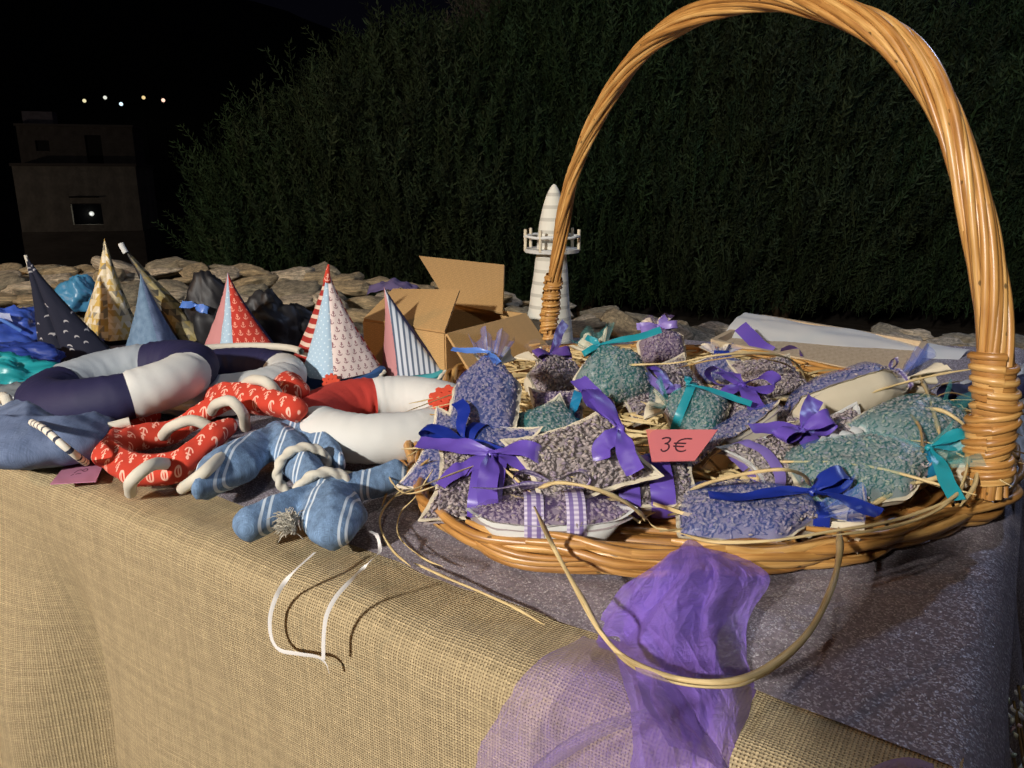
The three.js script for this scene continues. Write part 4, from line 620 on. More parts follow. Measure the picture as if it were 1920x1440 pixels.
{ // red anchor print
  const o = V(-0.2865, 0.7555, -0.6393), Q = [V(-0.3523, 0.764, -0.705), V(-0.3489, 0.764, -0.6462), V(-0.3302, 0.764, -0.5958), V(-0.2918, 0.764, -0.5608), V(-0.2556, 0.764, -0.5608), V(-0.2404, 0.764, -0.5813), V(-0.2274, 0.764, -0.5933), V(-0.3303, 0.764, -0.6349), V(-0.2999, 0.768, -0.6579), V(-0.2538, 0.784, -0.6745), V(-0.2176, 0.794, -0.6786), V(-0.2889, 0.796, -0.7083), V(-0.2327, 0.796, -0.658), V(-0.1831, 0.79, -0.6239), V(-0.2125, 0.796, -0.7045), V(-0.1995, 0.794, -0.6786)];
  const t = anchorToy('red stuffed anchor with white anchor print wound in white cord', o, [
    [Q[0], Q[1], 0.0095, 0.012], [Q[1], Q[2], 0.012, 0.013], [Q[2], Q[3], 0.013, 0.0135], [Q[3], Q[4], 0.0135, 0.0125], [Q[4], Q[5], 0.0125, 0.0135], [Q[5], Q[6], 0.0135, 0.005], [Q[0], Q[1], 0.0145, 0.007], [Q[2], Q[7], 0.009, 0.0108], [Q[7], Q[8], 0.0108, 0.0104], [Q[8], Q[9], 0.0104, 0.0104], [Q[9], Q[10], 0.0104, 0.0115],
    [Q[11], Q[12], 0.007, 0.0145], [Q[12], Q[13], 0.0145, 0.0105], [Q[14], Q[15], 0.0145, 0.0145]], M.redAnchor, 0.0135, 0.026, (x, z) => { const a = Q[7].x - o.x, b = Q[7].z - o.z, dx = Q[10].x - Q[7].x, dz = Q[10].z - Q[7].z; return 0.031 * sm(0.15, 0.85, ((x - a) * dx + (z - b) * dz) / (dx * dx + dz * dz)) * sm(0.15, 0.4, ((x - a) * dx + (z - b) * dz) / (dx * dx + dz * dz)); }, 0.003);
  const W = [[V(-0.2906, 0.758, -0.5455), V(-0.2732, 0.78, -0.5191), V(-0.2642, 0.787, -0.5264), V(-0.2657, 0.774, -0.5647)], [V(-0.2524, 0.76, -0.549), V(-0.2229, 0.784, -0.5173), V(-0.2186, 0.787, -0.5419), V(-0.2288, 0.772, -0.6045)], [V(-0.3081, 0.77, -0.6432), V(-0.2821, 0.79, -0.6136), V(-0.2667, 0.794, -0.6143), V(-0.2545, 0.786, -0.6186), V(-0.256, 0.766, -0.6462)], [V(-0.2714, 0.786, -0.6647), V(-0.2477, 0.806, -0.624), V(-0.234, 0.81, -0.6168), V(-0.2272, 0.8, -0.6191), V(-0.2362, 0.776, -0.649)], [V(-0.254, 0.8, -0.6937), V(-0.2265, 0.818, -0.6564), V(-0.2094, 0.818, -0.6419), V(-0.2043, 0.795, -0.6614)]];
  for (const w of W) part(t, 'cord', tube(w.map((p) => p.sub(o)), 0.0047, 30, 10), M.rope);
}
{ // denim piece at the table end
  const o = V(-0.4214, 0.7555, -0.6531), Q = [V(-0.436, 0.77, -0.6062), V(-0.3966, 0.77, -0.5997), V(-0.3693, 0.77, -0.6062), V(-0.3602, 0.77, -0.6403), V(-0.439, 0.77, -0.6703), V(-0.3951, 0.77, -0.6703)];
  const t = anchorToy('faded denim stuffed shape with a striped cord lying at the burlap edge', o, [[Q[0], Q[1], 0.03, 0.034], [Q[1], Q[2], 0.034, 0.03], [Q[2], Q[3], 0.026, 0.014], [Q[4], Q[1], 0.03, 0.03], [Q[4], Q[5], 0.022, 0.016]], M.denim, 0.016, 0.034);
  t.userData.category = 'stuffed toy';
  part(t, 'striped_cord', moved(tube([V(-0.3858, 0.8, -0.5899), V(-0.3544, 0.805, -0.5559), V(-0.3331, 0.8, -0.5385), V(-0.3272, 0.79, -0.5429), V(-0.3398, 0.77, -0.5776)], 0.0028, 40, 8), o), mat({ map: canvasTex(8, 64, (c) => { c.fillStyle = '#e6dfd0'; c.fillRect(0, 0, 8, 64); c.fillStyle = '#2c3246'; c.fillRect(0, 0, 8, 16); }, [0.02, 0.012]) }));
}

// ------------------------------------------------------------ stuffed life rings
function lifeRing(label, c, R, r, segs, tilt, yaw, ropeSeed, flat = 0.9) {
  const t = thing('stuffed_life_ring', label, 'stuffed ring', c, 'fabric life rings on the table'); t.rotation.set(tilt[0], yaw, tilt[1]);
  let a = 0; const rr = rng(ropeSeed);
  for (const [deg, m] of segs) {
    const a0 = a, a1 = a + deg * DEG; a = a1; const n = Math.max(12, Math.round(deg / 3));
    part(t, 'ring_segment', grid(26, n, (u, v, p) => {
      const th = lerp(a0, a1, v), ph = u * 6.283, e = Math.min(v, 1 - v), puff = 1 - 0.07 * Math.exp(-e * 14) + 0.028 * N3(th * 3 + ropeSeed, Math.cos(ph) * 1.5, Math.sin(ph) * 1.5);
      const pleat = 1 + (0.05 * Math.exp(-e * 7) + 0.016) * N3(Math.cos(ph) * 1.1 + th * 0.6, Math.sin(ph) * 1.1, th * 14 + ropeSeed) * 1.8, q = r * puff * pleat;
      p.set(Math.cos(th) * (R + Math.cos(ph) * q), Math.sin(ph) * q * flat, Math.sin(th) * (R + Math.cos(ph) * q));
    }, 0.15, deg * DEG * R, true), m);
  }
  return t;
}
function ringRope(t, R, r, from, to, sag, y, rad = 0.0036) { const p = []; for (let k = 0; k <= 12; k++) { const q = k / 12, a = lerp(from, to, q) * DEG; p.push(V(Math.cos(a) * (R + r + 0.003 + sag * Math.sin(q * Math.PI)), y[0] + (y[1] - y[0]) * q - 0.004 * Math.sin(q * Math.PI), Math.sin(a) * (R + r + 0.003 + sag * Math.sin(q * Math.PI)))); } part(t, 'cord', tube(p, rad, 40, 8), M.rope); }
{
  let t = lifeRing('navy and white stuffed life ring lying flat under another ring', V(-0.3154, 0.777, -0.8129), 0.066, 0.0235, [[130, M.white], [50, M.navy], [60, M.white], [80, M.navy], [40, M.white]], [0, 0], 0, 3);
  ringRope(t, 0.06, 0.0235, 190, 330, 0.004, [0.022, 0.022], 0.0042); ringRope(t, 0.066, 0.0235, 30, 120, 0.004, [0, 0]);
  t = lifeRing('navy and pale blue stuffed life ring, upper of the two navy rings', V(-0.38, 0.798, -0.7246), 0.066, 0.025, [[58, M.white], [132, M.navy], [76, M.pale], [94, M.navy]], [0.04, 0.13], 0, 8);
  ringRope(t, 0.068, 0.0255, 62, 186, 0.003, [-0.016, -0.006], 0.0042); ringRope(t, 0.068, 0.0255, 190, 262, 0.008, [0.004, 0.012], 0.0042);
  t = lifeRing('red and white stuffed life ring beside the sachets', V(-0.1159, 0.778, -0.6773), 0.064, 0.0235, [[18, M.red], [132, M.white], [100, M.red], [110, M.white]], [0, 0], 0, 15);
  ringRope(t, 0.064, 0.0235, 20, 110, 0.006, [-0.02, -0.02], 0.0028);
}
function wheelGeo(R, th) { const s = new THREE.Shape(), n = 10; for (let i = 0; i <= n * 4; i++) { const a = i / (n * 4) * 6.283, q = R * ([0.8, 1, 1, 0.8][i % 4]); i ? s.lineTo(Math.cos(a) * q, Math.sin(a) * q) : s.moveTo(Math.cos(a) * q, Math.sin(a) * q); } for (let k = 0; k < 6; k++) { const a = k * 1.047, h = new THREE.Path(); h.absarc(Math.cos(a) * R * 0.45, Math.sin(a) * R * 0.45, R * 0.1, 0, 6.283); s.holes.push(h); } return new THREE.ExtrudeGeometry(s, { depth: th, bevelEnabled: true, bevelSize: 0.0006, bevelThickness: 0.0006, bevelSegments: 1, curveSegments: 8 }); }
{ const o = V(-0.0566, 0.804, -0.644), t = thing('felt_wheel', 'red felt ship wheel lying on the red and white ring', 'ship wheel', o); part(t, 'wheel', wheelGeo(0.016, 0.003).rotateX(-1.2).rotateZ(0.15), M.redFelt); }

// ------------------------------------------------------------ fabric sailing boats
function face(a, b, c, bulge, ref, seed, mid0) { // sewn triangular panel, apex a, base b-c, bulging away from ref; the sail narrows in a hollow curve
  const n = b.clone().sub(a).cross(c.clone().sub(a)).normalize(), mid = V().add(a).add(b).add(c).multiplyScalar(1 / 3); if (n.dot(mid.sub(ref)) < 0) n.negate();
  const x = c.clone().sub(b), q0 = V();
  const g = grid(26, 40, (u, v, p) => {
    const q = v * 0.995; q0.copy(b).lerp(c, u).sub(mid0).multiplyScalar(Math.pow(1 - q, 1.32)); p.copy(mid0).lerp(a, q).add(q0);
    const seam = Math.min(u, 1 - u), w = Math.pow(4 * u * (1 - u), 0.55) * Math.pow(1 - q, 0.8) * sm(-0.3, 0.15, q);
    p.addScaledVector(n, bulge * w + 0.0016 * N3(u * 4 + seed, v * 7, seed) * w + 0.0012 * N3(u * 3, v * 38 + seed, seed) * Math.exp(-seam * 12) * (1 - q));
  });
  const uv = g.attributes.uv, P = g.attributes.position, xd = x.normalize(), v = V(); for (let i = 0; i < P.count; i++) { v.fromBufferAttribute(P, i).sub(b); uv.setXY(i, v.dot(xd), v.y); } return g;
}
function boat(label, o, apex, ring, mats, bulge, hull, piped = -1) {
  const t = thing('fabric_boat', label, 'fabric boat', o, 'stuffed fabric sailing boats'), ref = V(); for (const p of ring) ref.add(p); ref.multiplyScalar(1 / ring.length); const mid0 = ref.clone(); ref.lerp(apex, 0.3);
  mats.forEach((m, i) => { const b = ring[i], c = ring[(i + 1) % ring.length]; part(t, 'sail_panel', moved(face(apex, b, c, bulge * (m === M.black ? 0.4 : 1), ref, i * 3 + apex.x * 50, mid0), o), m); });
  if (piped >= 0) { const pts = []; for (let k = 0; k <= 12; k++) { const q = k / 12 * 0.98; pts.push(mid0.clone().lerp(apex, q).add(ring[piped].clone().sub(mid0).multiplyScalar(Math.pow(1 - q, 1.32) * 1.03)).sub(o)); } part(t, 'sail_piping', tube(pts, 0.0021, 40, 7), M.rope); }
  if (hull) { const { a, b, h, w, m } = hull, x = b.clone().sub(a), L = x.length(); x.normalize(); const z = V(-x.z, 0, x.x).normalize();
    part(t, 'hull', moved(grid(40, 20, (u, v, p) => { const q = u * 2 - 1, f = Math.pow(Math.max(0, 1 - Math.pow(Math.abs(q), 2.4)), 0.6), ph = v * 6.283; p.copy(a).addScaledVector(x, u * L).addScaledVector(z, Math.cos(ph) * w * f * (0.92 + 0.1 * N3(u * 5, v * 5, L * 99))).add(V(0, Math.sin(ph) * (Math.sin(ph) > 0 ? h * 0.35 : h) * (f * 0.95 + 0.05) + 0.006 * q * q, 0)); }, L, 0.1), o), m);
    if (hull.trim) part(t, 'rope_trim', moved(rope(hull.trim, 0.0022, false, 420), o), M.rope); }
  return t;
}
{
  let o = V(-0.1953, 0.756, -0.8165), t;
  t = boat('sailing boat with pale blue and anchor-print sails, red wheel on its hull', o, V(-0.2069, 0.8936, -0.868), [V(-0.2745, 0.7614, -0.93), V(-0.2445, 0.7677, -0.868), V(-0.2004, 0.7692, -0.838), V(-0.1518, 0.7737, -0.872), V(-0.2011, 0.7589, -0.94)], [M.redStripe, M.skyDots, M.whiteAnchor, M.redStripe, M.redStripe], 0.009,
    { a: V(-0.2588, 0.7654, -0.872), b: V(-0.147, 0.7692, -0.872), h: 0.026, w: 0.026, m: M.royal, trim: [V(-0.2542, 0.7735, -0.86), V(-0.2493, 0.761, -0.85), V(-0.2387, 0.7518, -0.842), V(-0.224, 0.748, -0.84), V(-0.2129, 0.7548, -0.836), V(-0.2072, 0.7616, -0.834), V(-0.1964, 0.7616, -0.834), V(-0.1876, 0.7554, -0.836), V(-0.1715, 0.7555, -0.84), V(-0.1572, 0.7635, -0.85), V(-0.1471, 0.7733, -0.866)] });
  part(t, 'ship_wheel', moved(wheelGeo(0.0098, 0.0016).rotateX(-0.2).translate(V(-0.2022, 0.7688, -0.8325).x, V(-0.2022, 0.7688, -0.8325).y, V(-0.2022, 0.7688, -0.8325).z), o), M.redFelt);
  part(t, 'mast_tip', moved(tube([V(-0.2083, 0.877, -0.867), V(-0.2068, 0.8867, -0.866), V(-0.2055, 0.896, -0.868)], (q) => 0.0046 * (1 - 0.75 * q), 10, 9), o), M.redAnchor);
  o = V(-0.1068, 0.756, -0.8497); boat('boat with grey pinstriped sail and turquoise hull before the cardboard box', o, V(-0.1506, 0.8658, -0.905), [V(-0.1579, 0.76, -0.93), V(-0.134, 0.7633, -0.875), V(-0.0817, 0.7685, -0.88), V(-0.1084, 0.7565, -0.95)], [M.pink, M.greyStripe, M.navy, M.navy], 0.01, { a: V(-0.1407, 0.7581, -0.885), b: V(-0.0772, 0.7646, -0.885), h: 0.02, w: 0.024, m: M.teal, trim: [V(-0.0774, 0.7711, -0.875), V(-0.0832, 0.7664, -0.868), V(-0.0892, 0.7572, -0.864)] });
  o = V(-0.3394, 0.756, -0.952); boat('boat with red anchor-print sail and pale blue jib', o, V(-0.3513, 0.8774, -0.955), [V(-0.4078, 0.7719, -1), V(-0.3692, 0.7723, -0.96), V(-0.3452, 0.7709, -0.93), V(-0.2938, 0.7759, -0.95), V(-0.3572, 0.7668, -1.03)], [M.pink, M.skyDots, M.redAnchorSail, M.navy, M.navy], 0.01, { a: V(-0.3735, 0.765, -0.955), b: V(-0.2916, 0.7706, -0.955), h: 0.022, w: 0.026, m: M.navy, trim: [V(-0.2893, 0.7795, -0.94), V(-0.295, 0.7725, -0.935), V(-0.302, 0.7655, -0.93)] });
  o = V(-0.4548, 0.756, -0.952); boat('small plain denim boat sail behind the pale blue ring', o, V(-0.4955, 0.8678, -1.03), [V(-0.528, 0.7654, -1.03), V(-0.4676, 0.769, -1), V(-0.468, 0.7619, -1.06)], [M.denimSail, M.denim, M.denim], 0.01, { a: V(-0.5333, 0.7579, -1.03), b: V(-0.4513, 0.7594, -1.03), h: 0.03, w: 0.03, m: M.navy });
  o = V(-0.5771, 0.756, -1.08); boat('cream and mustard triangle-patterned boat sail with pale tip', o, V(-0.5838, 0.9067, -1.12), [V(-0.6396, 0.7839, -1.14), V(-0.5822, 0.7617, -1.09), V(-0.5517, 0.7603, -1.12), V(-0.6146, 0.7598, -1.18)], [M.triLight, M.triLight, M.triDark, M.triDark], 0.012, { a: V(-0.6402, 0.7533, -1.13), b: V(-0.5508, 0.7533, -1.13), h: 0.036, w: 0.034, m: M.navy });
  o = V(-0.4628, 0.756, -1.062); t = boat('leaning boat sail with dark olive triangle pattern and white tip', o, V(-0.5394, 0.898, -1.08), [V(-0.4989, 0.7596, -1.1), V(-0.4614, 0.7603, -1.06), V(-0.4343, 0.77, -1.08), V(-0.4852, 0.7696, -1.13)], [M.black, M.triDark, M.triDark, M.black], 0.014, { a: V(-0.5138, 0.7517, -1.1), b: V(-0.4388, 0.7549, -1.1), h: 0.034, w: 0.03, m: M.black });
  part(t, 'sail_tip', moved(tube([V(-0.5351, 0.8894, -1.078), V(-0.5386, 0.8967, -1.078), V(-0.5408, 0.9025, -1.078)], 0.004, 8, 8), o), M.white);
  o = V(-0.5341, 0.756, -0.9111); t = boat('dark navy boat sail printed with pale crescents', o, V(-0.6267, 0.8967, -1), [V(-0.6279, 0.7413, -1), V(-0.5751, 0.7444, -0.97), V(-0.5241, 0.7603, -1), V(-0.6088, 0.7527, -1.06)], [M.navyMoon, M.navyMoon, M.black, M.black], 0.014, { a: V(-0.6392, 0.7343, -1.01), b: V(-0.5269, 0.7432, -1.01), h: 0.028, w: 0.034, m: M.black }, 0);
}

// ------------------------------------------------------------ fabric lighthouse
{
  const o = V(0.0512, 0.756, -1.08), t = thing('fabric_lighthouse', 'tall white striped fabric lighthouse standing behind the basket handle', 'lighthouse', o), H = 0.226;
  const prof = (y) => y < 0.62 ? lerp(0.038, 0.02, Math.pow(y / 0.62, 0.8)) : 0.021 * Math.pow(Math.max(0, 1 - Math.pow((y - 0.55) / 0.45, 2.1)), 0.62);
  const body = (y0, y1, n) => { const g = grid(36, n, (u, v, p) => { const y = lerp(y0, y1, v), a = u * 6.283, q = prof(y) * (1 + 0.03 * N3(Math.cos(a) * 1.4, y * 12, Math.sin(a) * 1.4)); p.set(Math.cos(a) * q + 0.006 * y, y * H, -Math.sin(a) * q); }, 0.1, (y1 - y0) * H, true); return g; };
  part(t, 'tower', body(0, 0.6, 50), M.lighthouse); part(t, 'cap', body(0.6, 1, 40), M.lighthouse);
  const ring = (y, R, r) => { const p = []; for (let i = 0; i < 14; i++) { const a = i / 14 * 6.283; p.push(V(Math.cos(a) * R + 0.004, y * H + 0.0006 * Math.sin(a * 5), Math.sin(a) * R)); } return tube(p, r, 56, 8, true); };
  part(t, 'gallery_floor', new THREE.CylinderGeometry(0.039, 0.0375, 0.005, 32).translate(0.004, 0.605 * H, 0), M.white); part(t, 'rail', ring(0.69, 0.0375, 0.0021), M.white);
  for (let k = 0; k < 7; k++) { const a = k / 7 * 6.283 + 0.25; part(t, 'rail_post', new THREE.CylinderGeometry(0.0022, 0.0022, 0.029, 8).translate(Math.cos(a) * 0.0375 + 0.004, 0.605 * H + 0.0145, Math.sin(a) * 0.0375), M.cream); }
}

// ------------------------------------------------------------ cardboard box
{
  const FL = V(-0.1873, 0.815, -0.9603), FR = V(-0.0779, 0.815, -0.8777), BR = V(0.0178, 0.815, -1.016), d = BR.clone().sub(FR), BL = FL.clone().add(d), dn = V(0, 0.058, 0), o = FL.clone().add(BR).multiplyScalar(0.5).setY(TOP + 0.006);
  const t = thing('cardboard_box', 'open brown cardboard box with raised flaps', 'box', o), wall = (a, b, name) => part(t, name, moved(quadSlab(a.clone().sub(dn), b.clone().sub(dn), b, a, 0.003), o), M.card);
  wall(FL, FR, 'front_wall'); wall(FR, BR, 'side_wall'); wall(BL, FL, 'side_wall'); wall(BR, BL, 'back_wall');
  part(t, 'floor', moved(quadSlab(FL.clone().sub(dn), FR.clone().sub(dn), BR.clone().sub(dn), BL.clone().sub(dn), 0.003), o), M.card);
  part(t, 'flap', moved(quadSlab(FL.clone().add(V(0, 0.002, 0)), FR.clone().add(V(0, 0.002, 0)), V(-0.065, 0.8543, -0.955), V(-0.1625, 0.8422, -1.05), 0.003), o), M.card);
  part(t, 'flap', moved(quadSlab(BL, BR.clone().add(V(-0.03, 0, 0)), V(-0.0112, 0.8628, -1.16), V(-0.1517, 0.8654, -1.27), 0.003), o), M.card);
  part(t, 'flap', moved(quadSlab(FR.clone().add(V(0.002, 0, 0.002)), BR, BR.clone().add(V(0.03, -0.04, 0.03)), FR.clone().add(V(0.03, -0.038, 0.03)), 0.003), o), M.card);
}
// ------------------------------------------------------------ tray and sheets behind the basket
{
  const o = V(0.3801, 0.756, -0.952), t = thing('wooden_tray', 'shallow pale wooden tray behind the basket', 'tray', o), a = V(0.2842, 0.77, -1.065), b = V(0.4435, 0.77, -0.8492), c = b.clone().add(V(0.13, 0, -0.2)), d = a.clone().add(V(0.13, 0, -0.2)), dn = V(0, 0.012, 0);
  for (const [p, q, n] of [[a, b, 'rim'], [b, c, 'rim'], [c, d, 'rim'], [d, a, 'rim']]) part(t, n, moved(quadSlab(p.clone().sub(dn), q.clone().sub(dn), q, p, 0.008), o), M.pine);
  part(t, 'bottom', moved(quadSlab(a.clone().sub(dn), b.clone().sub(dn), c.clone().sub(dn), d.clone().sub(dn), 0.004), o), M.pine);
  const s = new THREE.MeshPhysicalMaterial({ color: rgb(0.72, 0.72, 0.7), roughness: 0.6, transmission: 0.2, thickness: 0, side: THREE.DoubleSide });
  const Q = [V(0.3086, 0.7554, -1.12), V(0.5532, 0.7149, -0.96), V(0.6322, 0.7602, -1.04), V(0.3712, 0.7832, -1.2)];
  const g = grid(30, 16, (u, v, p) => { p.copy(Q[0]).lerp(Q[1], u).lerp(V().copy(Q[3]).lerp(Q[2], u), v); p.y += 0.012 * Math.sin(v * 3.1) + 0.004 * N3(u * 5, v * 4, 1); }, 0.4, 0.2);
  solo('plastic_sheet', g, s, 'frosted white plastic sheet lying over the wooden tray', 'sheet');
  solo('ribbon_scrap', strip([V(0.4754, 0.7469, -1.1), V(0.5075, 0.7457, -1.12), V(0.5315, 0.7441, -1.12), V(0.5477, 0.7421, -1.1)], V(0, 1, 0.4), 0.008, 20), M.gingham, 'scrap of pale checked ribbon on the frosted sheet', 'ribbon');
  solo('ribbon_curl', strip([V(0.3249, 0.7855, -1.08), V(0.3366, 0.7726, -1.06), V(0.3446, 0.7632, -1.04), V(0.3551, 0.7579, -1.03)], V(0.8, 0.5, 0.1), 0.02, 20), M.purpleSatin, 'broad purple ribbon end standing up behind the basket', 'ribbon');
  solo('ribbon_curl', strip([V(0.3666, 0.7594, -1.03), V(0.3816, 0.7617, -1.04), V(0.3961, 0.7549, -1.05), V(0.3837, 0.7574, -1), V(0.3813, 0.747, -0.96)], V(0.3, 0.9, 0.2), 0.012, 24), M.deepPurple, 'small rolled dark purple ribbon at the basket back', 'ribbon');
  const w = grid(30, 30, (u, v, p) => { const A = V(0.5178, 0.762, -0.8604), B = V(0.6448, 0.762, -0.9276), C = V(0.4024, 0.762, -0.5559), D = V(0.3893, 0.762, -0.5841); p.copy(A).lerp(B, u).lerp(V().copy(D).lerp(C, u), v); p.y += 0.014 * Math.abs(N3(u * 4, v * 5, 7)) + 0.006 * N3(u * 11, v * 11, 3); }, 0.2, 0.3);
  solo('white_bag', w, mat({ color: rgb(0.46, 0.48, 0.5), roughness: 0.55 }), 'crumpled pale grey plastic bag beyond the right handle foot', 'bag');
  const nv = grid(20, 12, (u, v, p) => { const A = V(0.4474, 0.77, -0.7617), B = V(0.5594, 0.77, -0.8032); p.copy(A).lerp(B, u); const th = v * 6.283; p.z += Math.cos(th) * 0.02; p.y += Math.sin(th) * 0.012 + 0.002 + 0.004 * N3(u * 6, v * 4, 1); }, 0.2, 0.1, false);
  solo('navy_cloth', nv, M.navy, 'folded navy cloth on the pale bag beyond the basket', 'cloth');
}

// ------------------------------------------------------------ pouches and bags at the far end
function lump(name, label, cat, c, s, m, seed, amp = 0.25, group) {
  const t = thing(name, label, cat, c, group), g = grid(48, 30, (u, v, p) => { const a = u * 6.283, b = (v - 0.5) * Math.PI, x = Math.cos(b) * Math.cos(a), y = Math.sin(b), z = Math.cos(b) * Math.sin(a), k = 1 + amp * N3(x * 1.6 + seed, y * 1.6, z * 1.6) + amp * 0.6 * Math.abs(N3(x * 4 + seed, y * 4, z * 4)) - amp * 0.25 * Math.abs(N3(x * 9, y * 9 + seed, z * 9)); p.set(x * s[0] * k, Math.max(-s[1] * 0.72, y * s[1] * k), z * s[2] * k); }, 0.2, 0.1, true);
  part(t, 'pouch', g, m); return t;
}
{
  const at = (p, dy) => p.add(V(0, dy, 0));
  let t = lump('organza_pouch', 'bright blue organza gift pouch at the far end of the table', 'pouch', at(V(-0.6974, 0.75, -1.045), 0.03), [0.055, 0.035, 0.04], organza(0.05, 0.11, 0.5, 0.85), 3, 0.5, 'gift pouches at the far end');
  part(t, 'drawstring', tube([V(-0.04, 0.03, 0.03), V(-0.01, 0.012, 0.043), V(0.015, 0.03, 0.04), V(0.04, 0.012, 0.03)], 0.0025, 24, 7), M.skySatin); part(t, 'label_strip', strip([V(-0.05, 0.024, 0.03), V(-0.02, 0.034, 0.034), V(0.03, 0.03, 0.03)], V(0, 1, 0.5), 0.014, 16, 0.001), mat({ color: rgb(0.5, 0.55, 0.72) }));
  t = lump('organza_pouch', 'dark blue organza pouch with a hexagonal seam below the bright one', 'pouch', at(V(-0.6098, 0.75, -0.916), 0.02), [0.06, 0.024, 0.035], organza(0.03, 0.06, 0.3, 0.88), 9, 0.45, 'gift pouches at the far end');
  lump('organza_pouch', 'turquoise organza pouch in front of the blue pouches', 'pouch', at(V(-0.5785, 0.75, -0.844), 0.02), [0.055, 0.024, 0.03], organza(0.02, 0.32, 0.36, 0.9), 14, 0.5, 'gift pouches at the far end');
  lump('organza_pouch', 'sky blue organza pouch standing behind the crescent-print sail', 'pouch', V(-0.6796, 0.8102, -1.2), [0.028, 0.03, 0.025], organza(0.06, 0.24, 0.42, 0.88), 19, 0.4, 'gift pouches at the far end');
  lump('organza_pouch', 'silvery translucent pouch under the turquoise one', 'pouch', at(V(-0.5115, 0.75, -0.7668), 0.016), [0.05, 0.02, 0.03], organza(0.16, 0.18, 0.2, 0.9), 24, 0.4, 'gift pouches at the far end');
  solo('cord_loop', tube([V(-0.5099, 0.756, -0.7265), V(-0.4972, 0.76, -0.7209), V(-0.4666, 0.78, -0.6842), V(-0.4559, 0.795, -0.6682), V(-0.4697, 0.795, -0.6822), V(-0.4794, 0.79, -0.6853)], 0.0048, 30, 9), M.rope, 'thick white cord loop hanging from the turquoise pouch', 'cord');
  lump('black_pouch', 'black fabric pouch with sequins behind the red boat', 'pouch', at(V(-0.3376, 0.75, -1.045), 0.032), [0.045, 0.05, 0.04], M.black, 31, 0.35, 'black pouches among the boats');
  lump('black_pouch', 'round black pouch between the red boat and the cardboard box', 'pouch', at(V(-0.304, 0.75, -1.072), 0.028), [0.036, 0.036, 0.035], M.black, 37, 0.3, 'black pouches among the boats');
  t = lump('black_pouch', 'black pouch with a shiny blue bow behind the olive sail', 'pouch', at(V(-0.4347, 0.75, -1.1), 0.04), [0.04, 0.06, 0.035], M.black, 43, 0.3, 'black pouches among the boats');
  bow(t, V(-0.005, 0.028, 0.036), V(1, -0.3, 0), V(0, 0.3, 1), 0.02, 0.015, M.skySatin, { tails: [[1, 0.3, 0.7]] });
  solo('purple_scarf', grid(24, 14, (u, v, p) => { const c = V(-0.2183, 0.8029, -1.42); p.set(c.x + (u - 0.5) * 0.09, c.y + 0.012 * Math.sin(v * 3.1) - 0.02 + 0.012 * Math.sin(u * 3.1) + 0.01 * N3(u * 5, v * 5, 2), c.z + (v - 0.5) * 0.06); }, 0.1, 0.06), mat({ color: rgb(0.12, 0.09, 0.2) }), 'dim purple cloth on the stone wall behind the box', 'cloth');
}

// ------------------------------------------------------------ purple organza bag draped over the table edge
function net(rows, nu, nv, seed, amp, fold) {
  const nr = rows.length, cr = rows.map((r) => new THREE.CatmullRomCurve3(r, false, 'centripetal'));
  const tmp = V();
  return grid(nu, nv, (u, v, p) => {
    const pts = cr.map((c) => c.getPoint(u)), c = new THREE.CatmullRomCurve3(pts, false, 'catmullrom', 0.5); c.getPoint(v, p);
    const f = amp * (0.5 * Math.sin((u + 0.3 * N3(u * 2, v * 1.6, seed)) * fold + 1.8 * v) + 1.3 * N3(u * 3 + seed, v * 2.4, 3) + 0.7 * Math.abs(N3(u * 6 + v * 3, v * 5, seed)) + 0.5 * (1 - Math.pow(Math.abs(N3(u * 6 + seed, v * 3 + u * 3, seed)), 0.5)) + 0.28 * (1 - Math.pow(Math.abs(N3(u * 9 - v * 5, v * 6 + seed, 2)), 0.5)) + 0.1 * N3(u * 19, v * 16, seed)) * sm(0, 0.2, v);
    p.addScaledVector(tmp.set(OUT.x * 0.7, 0.5, OUT.z * 0.7), f);
  }, 0.2, 0.3);
}
